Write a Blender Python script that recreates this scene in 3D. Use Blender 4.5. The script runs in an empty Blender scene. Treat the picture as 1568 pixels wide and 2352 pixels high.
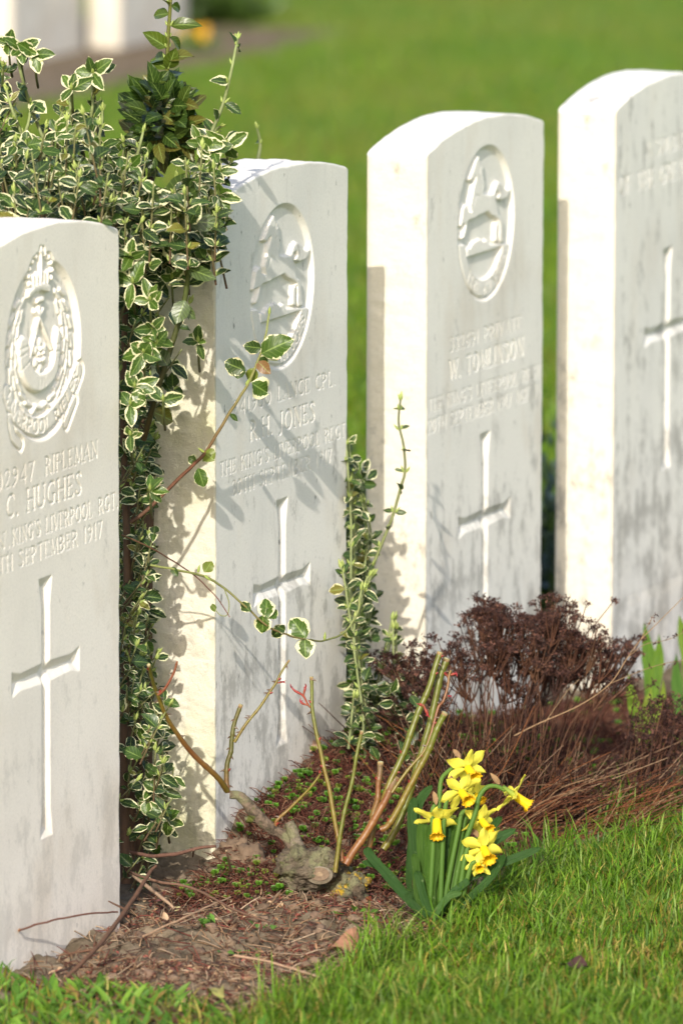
import bpy, math, random
import numpy as np
from mathutils import Matrix, Vector
random.seed(7)
rng = np.random.default_rng(11)
sc = bpy.context.scene
COL = sc.collection

# ------------------------------------------------------------------ camera
# survey of the place: positions are measured on a 1568 x 2352 grid of the view and carried
# out to their own true distance; everything built there is real size
CP = np.array([-7.952872, -3.399159, 1.774065])
FP = 18427.15
M = np.array([[0.37876926, -0.92548614, 0.00304237],
              [0.14436837, 0.06233137, 0.98755890],
              [0.91416170, 0.37361773, -0.15722014]])
R_, U_, F_ = M
def at(x, y, t):
    return CP + t * (F_ + R_ * (x - 784) / FP - U_ * (y - 1176) / FP)
def ony(x, y, Y=0.0):
    d = F_ + R_ * (x - 784) / FP - U_ * (y - 1176) / FP
    return CP + d * (Y - CP[1]) / d[1]
def onz(x, y, z=0.0):
    d = F_ + R_ * (x - 784) / FP - U_ * (y - 1176) / FP
    return CP + d * (z - CP[2]) / d[2]
def depth(p):
    return float((np.asarray(p) - CP) @ F_)
cam = bpy.data.cameras.new('camera')
co = bpy.data.objects.new('camera', cam)
COL.objects.link(co)
co.matrix_world = Matrix([[R_[0], U_[0], -F_[0], CP[0]], [R_[1], U_[1], -F_[1], CP[1]],
                          [R_[2], U_[2], -F_[2], CP[2]], [0, 0, 0, 1]])
cam.sensor_fit = 'VERTICAL'; cam.sensor_height = 36; cam.sensor_width = 24
cam.lens = 36 * FP / 2352
cam.clip_start = .5; cam.clip_end = 400
cam.dof.use_dof = True; cam.dof.focus_distance = 8.72; cam.dof.aperture_fstop = 6.6
sc.camera = co

# ------------------------------------------------------------------ light
EL, AZ = math.radians(29.5), math.radians(12.3)
sd = Vector((math.cos(EL) * math.cos(AZ), math.cos(EL) * math.sin(AZ), -math.sin(EL)))   # way the light travels
SUN = np.array(-sd)
sl = bpy.data.lights.new('sun', 'SUN'); sl.energy = 2.9; sl.angle = math.radians(.55); sl.color = (1, .94, .84)
so = bpy.data.objects.new('sun', sl); COL.objects.link(so)
so.rotation_euler = sd.to_track_quat('-Z', 'Y').to_euler(); so.location = (-6, -2, 6)
w = bpy.data.worlds.new('World'); sc.world = w; w.use_nodes = True
nt = w.node_tree; nt.nodes.clear()
sky = nt.nodes.new('ShaderNodeTexSky'); sky.sky_type = 'NISHITA'; sky.sun_disc = False
sky.sun_elevation = EL
sky.sun_rotation = math.atan2(-sd.x, -sd.y)
sky.dust_density = 3.0; sky.air_density = 1.0; sky.ozone_density = 1.0
bg = nt.nodes.new('ShaderNodeBackground'); bg.inputs[1].default_value = .138
out = nt.nodes.new('ShaderNodeOutputWorld')
nt.links.new(sky.outputs[0], bg.inputs[0]); nt.links.new(bg.outputs[0], out.inputs[0])
sc.view_settings.view_transform = 'Standard'; sc.view_settings.look = 'None'
sc.view_settings.exposure = 0.78; sc.view_settings.gamma = 1
sc.cycles.max_bounces = 6; sc.cycles.diffuse_bounces = 4; sc.cycles.transmission_bounces = 4

# ------------------------------------------------------------------ helpers
def _h(i, j, k, s):
    n = (i * 374761393 + j * 668265263 + k * 2147483647 % 1000003 + k * 974634777 + s * 1274126177) & 0xffffffff
    n = ((n ^ (n >> 13)) * 1274126177) & 0xffffffff
    n = (n ^ (n >> 16)) & 0xffffffff
    return n / 2147483647.5 - 1
def vn(P, scale, seed=0):
    P = np.asarray(P, float) * scale
    I = np.floor(P).astype(np.int64); f = P - I; f = f * f * (3 - 2 * f)
    r = 0
    for a in (0, 1):
        for b in (0, 1):
            for c in (0, 1):
                wgt = (f[:, 0] if a else 1 - f[:, 0]) * (f[:, 1] if b else 1 - f[:, 1]) * (f[:, 2] if c else 1 - f[:, 2])
                r = r + wgt * _h(I[:, 0] + a, I[:, 1] + b, I[:, 2] + c, seed)
    return r
def fbm(P, scale, seed=0, o=3):
    r = 0; a = 1
    for i in range(o):
        r = r + a * vn(P, scale * 2 ** i, seed + i * 17); a *= .5
    return r
def nz(v):
    v = np.asarray(v, float); return v / (np.linalg.norm(v) + 1e-12)
def frame(d, n):
    d = nz(d); x = np.cross(d, n)
    if np.linalg.norm(x) < 1e-5: x = np.cross(d, [.3, .5, .8])
    x = nz(x); return np.array([x, d, np.cross(x, d)])   # rows: across, along, normal

class Soup:
    """collects faces that become ONE mesh object"""
    def __init__(s): s.V = []; s.L = []; s.T = []; s.C = []; s.A = []; s.n = 0; s.S = []
    def add(s, v, faces, col=(1, 1, 1), lf=(0, 0, 0, 0), slot=0):
        v = np.asarray(v, float).reshape(-1, 3)
        f = np.asarray(faces)
        s.V.append(v); s.L.append((f + s.n).reshape(-1)); s.T.append(np.full(len(f), f.shape[1]))
        s.S.append(np.full(len(f), slot))
        c = np.ones((len(v), 4)); c[:, :3] = col; s.C.append(c)
        a = np.zeros((len(v), 4)); a[:] = lf; s.A.append(a)
        s.n += len(v)
    def build(s, name, mat, parent=None, smooth=True, loc=None):
        me = bpy.data.meshes.new(name)
        if s.n:
            V = np.concatenate(s.V); L = np.concatenate(s.L).astype(np.int32); T = np.concatenate(s.T).astype(np.int32)
            if loc is not None: V = V - np.asarray(loc)
            me.vertices.add(len(V)); me.vertices.foreach_set('co', V.astype(np.float32).ravel())
            me.loops.add(len(L)); me.loops.foreach_set('vertex_index', L)
            me.polygons.add(len(T))
            st = np.zeros(len(T), np.int32); st[1:] = np.cumsum(T)[:-1]
            me.polygons.foreach_set('loop_start', st); me.polygons.foreach_set('loop_total', T)
            me.polygons.foreach_set('use_smooth', np.full(len(T), smooth))
            me.polygons.foreach_set('material_index', np.concatenate(s.S).astype(np.int32))
            for nm, dat in (('Col', s.C), ('lf', s.A)):
                at_ = me.attributes.new(nm, 'FLOAT_COLOR', 'POINT')
                at_.data.foreach_set('color', np.concatenate(dat).astype(np.float32).ravel())
            me.update(calc_edges=True)
        for m in (mat if isinstance(mat, (list, tuple)) else [mat]): me.materials.append(m)
        o = bpy.data.objects.new(name, me); COL.objects.link(o)
        if parent is not None: o.parent = parent
        elif loc is not None: o.location = loc
        return o

def tag(o, label, cat, group=None):
    o['label'] = label; o['category'] = cat
    if group: o['group'] = group
    return o
def thing(name, loc, label, cat, group=None):
    o = bpy.data.objects.new(name, None); COL.objects.link(o); o.location = [float(c) for c in loc]
    o.empty_display_size = .05
    bpy.context.view_layer.update()
    return tag(o, label, cat, group)
def part(s, name, mat, th, **k):
    """th may be the thing or one of its parts"""
    return s.build(name, mat, th, loc=base_of(th), **k)
BASE = {}
def base_of(o):
    t = o
    while t.parent is not None: t = t.parent
    return np.array(t.location) if not t.get('_meshroot') else np.array(t.location)

def smooth_path(P, n=6):
    P = np.asarray(P, float)
    if len(P) < 3: return np.array([P[0] + (P[-1] - P[0]) * i / n for i in range(n + 1)])
    E = np.vstack([2 * P[0] - P[1], P, 2 * P[-1] - P[-2]]); o = []
    for i in range(1, len(E) - 2):
        for k in range(n):
            t = k / n; a, b, c, d = E[i - 1:i + 3]
            o.append(.5 * (2 * b + (c - a) * t + (2 * a - 5 * b + 4 * c - d) * t * t + (3 * b - a - 3 * c + d) * t ** 3))
    o.append(P[-1]); return np.array(o)
def tube(s, P, r, sides=7, col=(1, 1, 1), cols=None, cap=True, bump=0, lf=(0, 0, 0, 0), seed=0):
    P = np.asarray(P, float); n = len(P)
    r = np.interp(np.linspace(0, 1, n), np.linspace(0, 1, len(np.atleast_1d(r))), np.atleast_1d(r))
    T = np.gradient(P, axis=0); T /= np.linalg.norm(T, axis=1)[:, None] + 1e-12
    u = nz(np.cross(T[0], [.31, .22, .93]) if abs(T[0][2]) < .9 else np.cross(T[0], [1, .1, 0]))
    V = []; an = np.arange(sides) * 2 * math.pi / sides
    for i in range(n):
        u = nz(u - T[i] * (u @ T[i])); v = np.cross(T[i], u)
        V.append(P[i] + r[i] * (np.cos(an)[:, None] * u + np.sin(an)[:, None] * v))
    V = np.concatenate(V)
    if bump:
        c = np.repeat(P, sides, 0); k = 1 + bump * fbm(V, 1.2 / max(r.mean(), 1e-4) * .5, seed, 2)
        V = c + (V - c) * k[:, None]
    i = np.arange(n - 1)[:, None] * sides; j = np.arange(sides)[None]; j2 = (j + 1) % sides
    F = np.stack([i + j, i + j2, i + sides + j2, i + sides + j], -1).reshape(-1, 4)
    if cols is not None:
        cols = np.asarray(cols, float)
        cc = np.stack([np.interp(np.linspace(0, 1, n), np.linspace(0, 1, len(cols)), cols[:, k]) for k in range(3)], 1)
        C = np.repeat(cc, sides, 0)
    else: C = col
    s.add(V, F, C, lf)
    if cap:
        for e, ring in ((0, np.arange(sides)[::-1]), (n - 1, np.arange(sides) + (n - 1) * sides)):
            q = V[ring]; s.add(np.vstack([q, P[e]]), [[k, (k + 1) % sides, sides] for k in range(sides)],
                               C[ring[0]] if cols is not None else col, lf)

# ------------------------------------------------------------------ materials
def mat(name):
    m = bpy.data.materials.new(name); m.use_nodes = True; m.node_tree.nodes.clear(); return m, m.node_tree
class N:
    def __init__(s, t): s.t = t
    def __call__(s, kind, ins=None, **k):
        n = s.t.nodes.new('ShaderNode' + kind)
        for a, b in k.items(): setattr(n, a, b)
        for a, b in (ins or {}).items():
            if isinstance(b, bpy.types.NodeSocket): s.t.links.new(b, n.inputs[a])
            else: n.inputs[a].default_value = b
        return n
def noise(n, co, scale, det=3, rough=.55, vec=None):
    if vec is not None:
        mp = n('Mapping', {'Vector': co, 'Scale': vec}); co = mp.outputs[0]
    return n('TexNoise', {'Vector': co, 'Scale': scale, 'Detail': det, 'Roughness': rough}).outputs[0]
def ramp(n, f, a, b):
    return n('MapRange', {'Value': f, 'From Min': a, 'From Max': b}, interpolation_type='SMOOTHSTEP').outputs[0]
def mixc(n, f, a, b, bt='MIX'):
    m = n('Mix', data_type='RGBA', blend_type=bt)
    for i, v in ((0, f), (6, a), (7, b)):
        if isinstance(v, bpy.types.NodeSocket): n.t.links.new(v, m.inputs[i])
        else: m.inputs[i].default_value = (*v, 1) if isinstance(v, tuple) and len(v) == 3 else v
    return m.outputs[2]
def mth(n, op, a, b=0.0, c=None):
    m = n('Math', operation=op)
    for i, v in enumerate((a, b) if c is None else (a, b, c)):
        if isinstance(v, bpy.types.NodeSocket): n.t.links.new(v, m.inputs[i])
        else: m.inputs[i].default_value = v
    return m.outputs[0]

def stone_mat(name, hi, lo, dirt, algae=0.0, grain=.35, rough_side=False, warm=0.3, spots=.5, zbase=.35, topstreak=0.0):
    m, t = mat(name); n = N(t)
    co = n('TexCoord').outputs['Object']
    inf = n('ObjectInfo').outputs['Random']
    big = ramp(n, noise(n, co, 5, 4), .35, .68)
    c = mixc(n, big, hi, lo)
    warmm = ramp(n, noise(n, co, 9, 4, vec=(1, 1, .55)), .5, .72)
    c = mixc(n, mth(n, 'MULTIPLY', warmm, warm), c, (.60, .50, .38))
    # rain streaks: blotches drawn out downwards
    st = ramp(n, noise(n, co, 34, 9, .72, vec=(1, 1, .30)), .54, .70)
    c = mixc(n, mth(n, 'MULTIPLY', st, dirt * .42), c, (.30, .285, .26))
    z0 = n('SeparateXYZ', {0: co}).outputs[2]
    if topstreak:
        tsn = ramp(n, noise(n, co, 42, 8, .7, vec=(1, 1, .22)), .54, .64)
        tm = mth(n, 'MULTIPLY', tsn, mth(n, 'MULTIPLY', ramp(n, z0, .56, .66), ramp(n, z0, .745, .72)))
        c = mixc(n, mth(n, 'MULTIPLY', tm, topstreak), c, (.13, .13, .115))
    # lichen and soot blotches, commoner low down where splashed soil feeds them
    z = n('SeparateXYZ', {0: co}).outputs[2]
    zz = n('MapRange', {'Value': z, 'From Min': 0.0, 'From Max': zbase, 'To Min': .15, 'To Max': 0.0}).outputs[0]
    bl = mth(n, 'ADD', noise(n, co, 24, 9, .74, vec=(1, 1, .55)), zz)
    bm = ramp(n, bl, .57, .70)
    c = mixc(n, mth(n, 'MULTIPLY', bm, dirt), c, (.24, .23, .205))
    sp = ramp(n, noise(n, co, 85, 4, .6, vec=(1, 1, .5)), .64, .72)
    c = mixc(n, mth(n, 'MULTIPLY', sp, spots), c, (.22, .215, .19))
    if algae:
        al = mth(n, 'ADD', noise(n, co, 14, 4, .6, vec=(1, 1, .5)), mth(n, 'MULTIPLY', zz, .9))
        c = mixc(n, mth(n, 'MULTIPLY', ramp(n, al, .42, .75), algae), c, (.50, .50, .19))
    fine = noise(n, co, 330, 5, .75)
    c = mixc(n, mth(n, 'MULTIPLY', ramp(n, fine, .42, .66), .15), c, (.38, .355, .31))
    b = n('Bump', {'Height': mth(n, 'ADD', fine, mth(n, 'MULTIPLY', noise(n, co, 130, 5, .7), 1.5 if rough_side else .9)),
                   'Strength': grain, 'Distance': .0022 if rough_side else .0009})
    p = n('BsdfPrincipled', {'Base Color': c, 'Roughness': .88, 'Normal': b.outputs[0], 'Specular IOR Level': .25})
    o = n('OutputMaterial'); t.links.new(p.outputs[0], o.inputs[0]); return m

def leaf_mat(name, cream=True, trans=.22, rough=.38):
    """green blade with pale veins; variegated leaves have a ragged cream margin, often flushed pink"""
    m, t = mat(name); n = N(t)
    tc = n('TexCoord').outputs['Object']
    a = n('Attribute', attribute_name='lf'); col = n('Attribute', attribute_name='Col').outputs[0]
    sp = n('SeparateColor', {0: a.outputs[0]})
    u = mth(n, 'ABSOLUTE', mth(n, 'MULTIPLY_ADD', sp.outputs[0], 2, -1)); v = sp.outputs[1]; r = sp.outputs[2]
    kind = a.outputs['Alpha']
    col = mixc(n, 1.0, col, (.66, .70, .50), 'MULTIPLY')
    nn = noise(n, tc, 260, 3)
    c = mixc(n, mth(n, 'MULTIPLY', nn, .5), col, mixc(n, 1.0, col, (.55, .7, .6), 'MULTIPLY'))
    vs = mth(n, 'SINE', mth(n, 'MULTIPLY', mth(n, 'SUBTRACT', v, mth(n, 'MULTIPLY', u, .28)), 38))
    vein = mth(n, 'MULTIPLY', ramp(n, vs, .86, 1.0), .28)
    mid = ramp(n, u, .10, .03)
    c = mixc(n, mth(n, 'MAXIMUM', vein, mth(n, 'MULTIPLY', mid, .55)), c, (.26, .36, .10))
    if cream:
        e = mth(n, 'MAXIMUM', u, mth(n, 'MULTIPLY_ADD', v, 3.0, -2.05))
        e = mth(n, 'ADD', e, mth(n, 'MULTIPLY', mth(n, 'SUBTRACT', noise(n, tc, 160, 3, .6), .5), 1.0))
        thr = mth(n, 'MULTIPLY_ADD', r, .40, .62)
        cm = ramp(n, mth(n, 'SUBTRACT', e, thr), 0.0, .05)
        pk = mth(n, 'MULTIPLY', ramp(n, mth(n, 'ADD', mth(n, 'MULTIPLY', r, .35), noise(n, tc, 60, 2)), .62, .85),
                 ramp(n, e, .95, 1.1))
        cr = mixc(n, mth(n, 'MULTIPLY', pk, .55), (.66, .64, .40), (.55, .20, .18))
        c = mixc(n, mth(n, 'MULTIPLY', cm, kind), c, cr)
    b = n('Bump', {'Height': mth(n, 'ADD', mth(n, 'MULTIPLY', vs, .3), nn), 'Strength': .25, 'Distance': .0006})
    p = n('BsdfPrincipled', {'Base Color': c, 'Roughness': rough, 'Normal': b.outputs[0], 'Specular IOR Level': .4})
    tr = n('BsdfTranslucent', {'Color': mixc(n, 1.0, c, (1.1, 1.25, .6), 'MULTIPLY')})
    mx = n('MixShader', {0: trans, 1: p.outputs[0], 2: tr.outputs[0]})
    o = n('OutputMaterial'); t.links.new(mx.outputs[0], o.inputs[0]); return m

def col_mat(name, rough=.7, trans=0.0, gain=None, vary=.35, nscale=120, bump=.3, bdist=.001, spec=.3, dark=(.45, .42, .4)):
    """colour carried by the pieces themselves, broken up by grain"""
    m, t = mat(name); n = N(t)
    tc = n('TexCoord').outputs['Object']; col = n('Attribute', attribute_name='Col').outputs[0]
    if gain: col = mixc(n, 1.0, col, gain, 'MULTIPLY')
    nn = noise(n, tc, nscale, 4, .6)
    c = mixc(n, mth(n, 'MULTIPLY', ramp(n, nn, .35, .7), vary), col, mixc(n, 1.0, col, dark, 'MULTIPLY'))
    b = n('Bump', {'Height': nn, 'Strength': bump, 'Distance': bdist})
    p = n('BsdfPrincipled', {'Base Color': c, 'Roughness': rough, 'Normal': b.outputs[0], 'Specular IOR Level': spec})
    o = n('OutputMaterial')
    if trans:
        tr = n('BsdfTranslucent', {'Color': c}); mx = n('MixShader', {0: trans, 1: p.outputs[0], 2: tr.outputs[0]})
        t.links.new(mx.outputs[0], o.inputs[0])
    else: t.links.new(p.outputs[0], o.inputs[0])
    return m

M_leaf = leaf_mat('variegated_leaf'); M_green = leaf_mat('green_leaf', cream=False, rough=.33)
M_stem = col_mat('stem', gain=(.8, .8, .7)); M_bud = col_mat('bud', rough=.5, trans=.15)
M_cane = col_mat('rose_cane', gain=(.62, .66, .50), rough=.42, vary=.5, nscale=160, spec=.45, dark=(.75, .45, .3))
M_thorn = col_mat('thorn_and_shoot', rough=.45, trans=.1)
M_wood = col_mat('cut_wood', rough=.85, vary=.6, nscale=250)
M_dead = col_mat('dead_stalks', gain=(.78, .72, .66), rough=.9, vary=.5, nscale=200)
M_grass = col_mat('grass_blade', gain=(.90, .98, .52), rough=.5, trans=.30, vary=.25, nscale=40, bump=0, dark=(.7, .7, .5))
M_petal = col_mat('petal', rough=.55, trans=.30, vary=.12, nscale=90, bump=.15, dark=(.95, .8, .5))
M_strap = leaf_mat('strap_leaf', cream=False, trans=.15, rough=.42)
def strap_mat():
    m, t = mat('daffodil_blade'); n = N(t)
    tc = n('TexCoord').outputs['Object']; col = n('Attribute', attribute_name='Col').outputs[0]
    a = n('SeparateColor', {0: n('Attribute', attribute_name='lf').outputs[0]})
    col = mixc(n, 1.0, col, (.72, .78, .6), 'MULTIPLY')
    ln = noise(n, n('CombineXYZ', {0: mth(n, 'MULTIPLY', a.outputs[0], 9), 1: mth(n, 'MULTIPLY', a.outputs[1], 1.2), 2: a.outputs[2]}).outputs[0], 2.2, 2)
    c = mixc(n, ramp(n, ln, .35, .65), col, mixc(n, 1.0, col, (.55, .68, .48), 'MULTIPLY'))
    c = mixc(n, ramp(n, noise(n, tc, 150, 3), .66, .74), c, mixc(n, .4, c, (.2, .28, .12)))
    b = n('Bump', {'Height': ln, 'Strength': .8, 'Distance': .0012})
    p = n('BsdfPrincipled', {'Base Color': c, 'Roughness': .55, 'Normal': b.outputs[0], 'Specular IOR Level': .22})
    tr = n('BsdfTranslucent', {'Color': mixc(n, 1.0, c, (1.2, 1.3, .5), 'MULTIPLY')})
    mx = n('MixShader', {0: .2, 1: p.outputs[0], 2: tr.outputs[0]})
    o = n('OutputMaterial'); t.links.new(mx.outputs[0], o.inputs[0]); return m
M_blade = strap_mat()
def stump_mat():
    m, t = mat('stump_bark'); n = N(t); co_ = n('TexCoord').outputs['Object']
    col = n('Attribute', attribute_name='Col').outputs[0]
    c = mixc(n, ramp(n, noise(n, co_, 90, 5, .65), .38, .64), col, (.07, .055, .04))
    c = mixc(n, mth(n, 'MULTIPLY', ramp(n, noise(n, co_, 45, 4), .46, .62), .75), c, (.25, .25, .14))
    c = mixc(n, mth(n, 'MULTIPLY', ramp(n, noise(n, co_, 30, 4, .6), .60, .66), .9), c, (.52, .33, .03))
    c = mixc(n, mth(n, 'MULTIPLY', ramp(n, noise(n, co_, 55, 3), .60, .70), .8), c, (.10, .13, .02))
    b = n('Bump', {'Height': noise(n, co_, 160, 5, .7), 'Strength': 1.0, 'Distance': .008})
    p = n('BsdfPrincipled', {'Base Color': c, 'Roughness': .95, 'Normal': b.outputs[0], 'Specular IOR Level': .1})
    o = n('OutputMaterial'); t.links.new(p.outputs[0], o.inputs[0]); return m
M_stump = stump_mat()
def ground_mat():
    m, t = mat('ground'); n = N(t)
    co_ = n('NewGeometry').outputs['Position']
    xyz = n('SeparateXYZ', {0: co_}); y = xyz.outputs[1]
    wob = mth(n, 'MULTIPLY', mth(n, 'SUBTRACT', noise(n, co_, 9, 4), .5), .12)
    yy = mth(n, 'ADD', y, wob)
    def strip(a, b, e=.02):
        return mth(n, 'MULTIPLY', ramp(n, yy, a - e, a + e), ramp(n, yy, b + e, b - e))
    soil = mth(n, 'MAXIMUM', strip(-.33, .26), mth(n, 'MULTIPLY', strip(3.42, 4.15, .06), ramp(n, xyz.outputs[0], 8.85, 8.65)))
    g1 = ramp(n, noise(n, co_, 2.2, 5, .6), .38, .64)
    g = mixc(n, g1, (.105, .195, .020), (.165, .215, .028))
    g = mixc(n, mth(n, 'MULTIPLY', ramp(n, noise(n, co_, 60, 4), .45, .7), .6), g, (.045, .06, .014))
    s1 = mixc(n, ramp(n, noise(n, co_, 35, 6, .65), .35, .66), (.10, .078, .052), (.225, .178, .125))
    s1 = mixc(n, mth(n, 'MULTIPLY', ramp(n, noise(n, co_, 9, 3), .5, .66), .6), s1, (.10, .065, .045))
    c = mixc(n, soil, g, s1)
    b = n('Bump', {'Height': noise(n, co_, 170, 6, .7), 'Strength': .8, 'Distance': .004})
    p = n('BsdfPrincipled', {'Base Color': c, 'Roughness': .97, 'Normal': b.outputs[0], 'Specular IOR Level': .1})
    o = n('OutputMaterial'); t.links.new(p.outputs[0], o.inputs[0]); return m
M_ground = ground_mat()

# ------------------------------------------------------------------ ground
def gz(x, y):
    x = np.asarray(x, float); y = np.asarray(y, float)
    x, y = np.broadcast_arrays(x, y)
    shp = x.shape; x = x.ravel(); y = y.ravel()
    P = np.stack([x, y, np.zeros_like(x)], 1)
    inbed = np.clip((y + .36) / .05, 0, 1) * np.clip((.30 - y) / .06, 0, 1)
    z = .010 * fbm(P, 14, 3, 3) + .006 * np.abs(fbm(P, 55, 9, 3))
    z = z * (.35 + .65 * inbed) * np.clip(1.6 - np.hypot(x, y) / 6, .15, 1)
    z += .085 * np.exp(-((x - .36) / .42) ** 2 - ((y + .02) / .15) ** 2) * np.clip(.45 + (x + .05) / .2, 0, 1)
    z -= .012 * inbed
    return z.reshape(shp)
def axis(lo, f0, f1, hi, st):
    a = list(np.arange(f0, f1, st)); s = st; v = a[-1]
    while v < hi: s *= 1.18; v += s; a.append(v)
    s = st; v = f0; b = []
    while v > lo: s *= 1.18; v -= s; b.append(v)
    return np.array(b[::-1] + a)
gx = axis(-60, -1.1, 1.7, 140, .0065); gy = axis(-80, -.8, .3, 80, .0055)
GX, GY = np.meshgrid(gx, gy, indexing='ij'); GZ = gz(GX, GY)
nx_, ny_ = GX.shape
i = np.arange(nx_ - 1)[:, None] * ny_ + np.arange(ny_ - 1)[None]
s = Soup(); s.add(np.stack([GX, GY, GZ], -1).reshape(-1, 3), np.stack([i, i + ny_, i + ny_ + 1, i + 1], -1).reshape(-1, 4))
g = s.build('ground', M_ground); g['kind'] = 'structure'

# ------------------------------------------------------------------ carving
# incised roman letters as pen strokes in a box of height 1
TK, TN = .118, .076
def S(*p, w=TK): return ('p', p, w)
def A(cx, cy, rx, ry, a0, a1, w=TK):
    k = np.radians(np.linspace(a0, a1, max(5, int(abs(a1 - a0) / 15))))
    return ('p', [(cx + rx * math.cos(t), cy + ry * math.sin(t)) for t in k], w)
def sf(x, y, h=.09): return ('p', [(x - h, y), (x + h, y)], TN)
G = {
 'A': (.60, [S((.02, 0), (.30, 1), w=TN), S((.30, 1), (.58, 0)), S((.13, .36), (.47, .36), w=TN), sf(.02, .01), sf(.58, .01)]),
 'B': (.52, [S((.08, 0), (.08, 1)), A(.10, .76, .32, .23, -90, 90), A(.10, .27, .38, .26, -90, 90), S((.03, 1), (.14, 1), w=TN), S((.03, 0), (.14, 0), w=TN)]),
 'C': (.56, [A(.36, .5, .30, .49, 62, 298), S((.52, .92), (.54, .76), w=TN), S((.50, .08), (.54, .16), w=TN)]),
 'E': (.48, [S((.08, 0), (.08, 1)), S((0, 1), (.42, 1), (.43, .86), w=TN), S((.08, .52), (.34, .52), w=TN), S((0, 0), (.44, 0), (.46, .16), w=TN)]),
 'D': (.60, [S((.08, 0), (.08, 1)), A(.10, .5, .44, .49, -90, 90)]),
 'F': (.46, [S((.08, 0), (.08, 1)), S((0, 1), (.42, 1), (.43, .86), w=TN), S((.08, .52), (.34, .52), w=TN), sf(.08, 0)]),
 'G': (.62, [A(.36, .5, .30, .49, 60, 300), S((.52, .92), (.54, .76), w=TN), S((.52, .04), (.52, .42)), sf(.52, .42)]),
 'H': (.62, [S((.08, 0), (.08, 1)), S((.54, 0), (.54, 1)), S((.08, .52), (.54, .52), w=TN), sf(.08, 0), sf(.08, 1), sf(.54, 0), sf(.54, 1)]),
 'I': (.20, [S((.10, 0), (.10, 1)), sf(.10, 0), sf(.10, 1)]),
 'J': (.30, [S((.18, 1), (.18, .05), (.12, -.12), (-.02, -.16)), sf(.18, 1)]),
 'K': (.58, [S((.08, 0), (.08, 1)), S((.08, .42), (.50, 1), w=TN), S((.22, .58), (.55, 0)), sf(.08, 0), sf(.08, 1), sf(.50, 1), sf(.56, 0)]),
 'L': (.46, [S((.08, 0), (.08, 1)), S((0, 0), (.42, 0), (.45, .18), w=TN), sf(.08, 1)]),
 'M': (.74, [S((.06, 0), (.12, 1), w=TN), S((.12, 1), (.37, .06)), S((.37, .06), (.62, 1), w=TN), S((.62, 1), (.68, 0)), sf(.06, 0), sf(.68, 0)]),
 'N': (.64, [S((.09, 0), (.09, 1), w=TN), S((.09, 1), (.56, 0)), S((.56, 0), (.56, 1), w=TN), sf(.09, 0), sf(.07, 1), sf(.56, 1)]),
 'O': (.64, [A(.32, .5, .28, .49, 0, 360)]),
 'P': (.50, [S((.08, 0), (.08, 1)), A(.10, .73, .34, .26, -90, 90), sf(.08, 0), S((.0, 1), (.12, 1), w=TN)]),
 'R': (.56, [S((.08, 0), (.08, 1)), A(.10, .74, .33, .25, -90, 90), S((.24, .49), (.54, 0)), sf(.08, 0), sf(.54, 0, .05), S((.0, 1), (.12, 1), w=TN)]),
 'S': (.46, [('p', [(.40, .84), (.33, .97), (.20, 1.0), (.08, .92), (.05, .76), (.13, .62), (.30, .45), (.40, .30), (.39, .13), (.28, .01), (.14, .01), (.04, .12), (.03, .22)], TK * .9)]),
 'T': (.54, [S((.27, 0), (.27, 1)), S((.01, .88), (.02, 1), (.52, 1), (.53, .88), w=TN), sf(.27, 0)]),
 'U': (.60, [S((.08, 1), (.08, .3)), A(.30, .30, .22, .30, 180, 360), S((.52, .3), (.52, 1), w=TN), sf(.08, 1), sf(.52, 1)]),
 'V': (.58, [S((.04, 1), (.29, 0)), S((.29, 0), (.54, 1), w=TN), sf(.04, 1), sf(.54, 1)]),
 'W': (.86, [S((.04, 1), (.25, 0)), S((.25, 0), (.43, .95), w=TN), S((.43, .95), (.62, 0)), S((.62, 0), (.82, 1), w=TN), sf(.04, 1), sf(.82, 1)]),
 '0': (.50, [A(.25, .48, .20, .47, 0, 360)]),
 '1': (.26, [S((.13, 0), (.13, 1)), S((.13, 1), (.03, .86), w=TN), sf(.13, 0)]),
 '2': (.46, [('p', [(.05, .78), (.12, .95), (.25, 1), (.38, .9), (.38, .7), (.28, .45), (.05, .02)], TK * .8), S((.05, .02), (.44, .02), (.45, .12), w=TN)]),
 '3': (.44, [('p', [(.04, .85), (.16, 1), (.32, .93), (.34, .75), (.16, .56), (.34, .45), (.38, .22), (.26, .02), (.03, .03)], TK * .8)]),
 '4': (.52, [S((.38, -.05), (.38, 1)), S((.38, 1), (.02, .25), (.52, .25), w=TN)]),
 '5': (.44, [S((.10, 1), (.40, 1), w=TN), S((.10, 1), (.08, .58), w=TN), ('p', [(.08, .58), (.28, .6), (.39, .42), (.38, .18), (.22, .01), (.03, .04)], TK * .8)]),
 '6': (.48, [('p', [(.40, 1.0), (.18, .8), (.06, .45), (.08, .15), (.24, 0), (.40, .12), (.42, .34), (.28, .52), (.10, .42)], TK * .85)]),
 '7': (.44, [S((.02, .88), (.03, 1), (.42, 1), w=TN), S((.42, 1), (.18, -.05))]),
 '8': (.46, [A(.23, .75, .16, .24, 0, 360), A(.23, .25, .20, .26, 0, 360)]),
 '9': (.48, [('p', [(.08, -.02), (.30, .18), (.42, .52), (.40, .82), (.24, 1), (.08, .88), (.06, .66), (.20, .48), (.38, .56)], TK * .85)]),
 '.': (.18, [S((.09, .02), (.10, .03), w=TK * 1.3)]), ',': (.18, [S((.09, .02), (.05, -.1))]),
 "'": (.16, [S((.09, 1.05), (.07, .8))]), ' ': (.34, []),
}
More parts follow.
